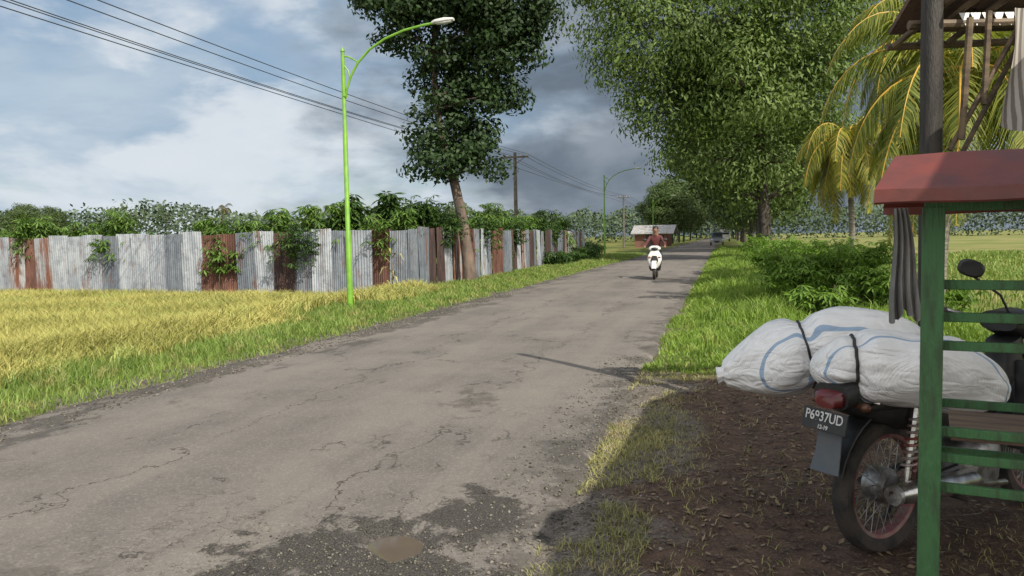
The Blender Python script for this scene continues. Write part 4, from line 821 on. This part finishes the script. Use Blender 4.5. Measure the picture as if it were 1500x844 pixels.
for i in range(13):
    x_=2.84+i*.17; mb.box(P3(x_+.085,5.30,2.98+.008*(i%2)),(.185,.30,.035),(-.5+.03*math.sin(i*3),.0,.03*math.sin(i+2)))
mb.obj('roof_tiles',M['thatch'],rf,False)
mb=MB()
for i in range(11):
    x_=2.98+i*.075; mb.add([P3(x_,5.28,2.83),P3(x_+.07,5.28,2.83),P3(x_+.035,5.26,2.74),P3(x_,5.284,2.83),P3(x_+.07,5.284,2.83),P3(x_+.035,5.264,2.74)],[(0,1,2),(5,4,3),(0,3,4,1),(1,4,5,2),(2,5,3,0)])
mb.obj('pennant_trim',M['white'],rf,False)
m,nt,b=nm('striped_cloth'); tc=nd(nt,'ShaderNodeTexCoord').outputs['Object']; wv=nd(nt,'ShaderNodeTexWave',{'Vector':tc,'Scale':9.0,'Distortion':1.2,'Detail':2.0}).outputs['Fac']
nt.links.new(mx(nt,mr(nt,wv,.3,.7),(.42,.39,.36),(.18,.155,.14)),b.inputs['Base Color']); b.inputs['Roughness'].default_value=.9
vs=[];nx,nz=24,16
for j in range(nz+1):
    for i in range(nx+1):
        u=i/nx;v=j/nz; vs.append((u*.5-(.03*v)+.02*math.sin(v*5),.05*math.sin(u*16+v)*(.3+v*.7),-v*(.72+.05*math.sin(u*7))))
o=MB().add(vs,[(j*(nx+1)+i,j*(nx+1)+i+1,(j+1)*(nx+1)+i+1,(j+1)*(nx+1)+i) for j in range(nz) for i in range(nx)]).obj('hanging_cloth',m,None,True,0,(3.17,5.0,2.78)); tag(o,'striped grey cloth hanging from the stall roof beam','cloth')
# ---------------- world, sun, camera -----------------
az=math.radians(146.5); el=math.radians(42)
w=bpy.data.worlds.new("World"); scene.world=w; w.use_nodes=True; nt=w.node_tree; nt.nodes.clear()
out=nd(nt,'ShaderNodeOutputWorld'); sky=nd(nt,'ShaderNodeTexSky',sky_type='NISHITA',sun_disc=False,sun_elevation=el,sun_rotation=az)
bgA=nd(nt,'ShaderNodeBackground',{'Color':sky.outputs[0],'Strength':.10})
g=nd(nt,'ShaderNodeTexCoord').outputs['Generated']; sp=nd(nt,'ShaderNodeSeparateXYZ',{0:g}); X_,Y_,Z_=sp.outputs
dn=ma(nt,'ADD',ma(nt,'MAXIMUM',Z_,0.0),.26); cx=ma(nt,'DIVIDE',X_,dn); cy=ma(nt,'DIVIDE',Y_,dn)
cv=nd(nt,'ShaderNodeCombineXYZ',{0:cx,1:cy}).outputs[0]
n1=noise(nt,cv,1.1,6,.55,.2); n2=noise(nt,nd(nt,'ShaderNodeMapping',{'Vector':cv,'Location':(4,2,1)}).outputs[0],1.7,6,.57,.25)
n3=noise(nt,nd(nt,'ShaderNodeMapping',{'Vector':g,'Location':(.3,.1,.7),'Scale':(1,1,2.4)}).outputs[0],4.6,6,.54,.15)
cloudc=mx(nt,mr(nt,n2,.35,.65),(.30,.43,.58),(.50,.60,.70))
cloudc=mx(nt,mr(nt,n3,.48,.62,0,.8),cloudc,(.78,.82,.86))
cloudc=mx(nt,mr(nt,Z_,.16,.02,0,.5),cloudc,(.68,.75,.81))
dm=ma(nt,'ADD',ma(nt,'ADD',ma(nt,'MULTIPLY',X_,1.6),ma(nt,'MULTIPLY',Z_,.3)),mr(nt,n2,.25,.75,-.22,.28))
dm=ma(nt,'ADD',dm,mr(nt,n3,.25,.75,.2,-.12))
darkc=mx(nt,mr(nt,n3,.40,.64),(.14,.175,.22),(.26,.305,.365))
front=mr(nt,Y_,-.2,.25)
dmask=ma(nt,'MULTIPLY',mr(nt,dm,-.36,.14),front)
cloudc=mx(nt,ma(nt,'MULTIPLY',dmask,.95),cloudc,darkc)
cloudc=mx(nt,front,(1.25,1.22,1.17),cloudc)  # unseen sky behind the camera, brightened to add fill light in the shade
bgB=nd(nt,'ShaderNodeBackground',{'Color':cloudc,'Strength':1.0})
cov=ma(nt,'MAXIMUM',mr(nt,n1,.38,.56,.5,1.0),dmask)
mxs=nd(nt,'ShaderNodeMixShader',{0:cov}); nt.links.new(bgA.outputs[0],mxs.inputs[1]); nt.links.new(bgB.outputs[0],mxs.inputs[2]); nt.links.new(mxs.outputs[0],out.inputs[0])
sun=bpy.data.lights.new('sun','SUN'); sun.energy=5.0; sun.angle=math.radians(.55); sun.color=(1,.94,.80); so=bpy.data.objects.new('sun',sun); COL.objects.link(so)
tosun=Vector((math.sin(az)*math.cos(el),math.cos(az)*math.cos(el),math.sin(el))); so.rotation_euler=tosun.to_track_quat('Z','Y').to_euler(); so.location=(20,-30,30)
cam=bpy.data.cameras.new('camera'); cam.lens=27.6; cam.sensor_width=36; cam.clip_end=6000; cam.clip_start=.05
co=bpy.data.objects.new('camera',cam); COL.objects.link(co); co.location=(0,0,1.4)
co.rotation_euler=(Euler((math.radians(90-3.65),0,0)).to_matrix()@Matrix.Rotation(math.radians(-1.0),3,'Z')).to_euler()
scene.camera=co
scene.view_settings.view_transform='Standard'; scene.view_settings.look='None'; scene.view_settings.exposure=0
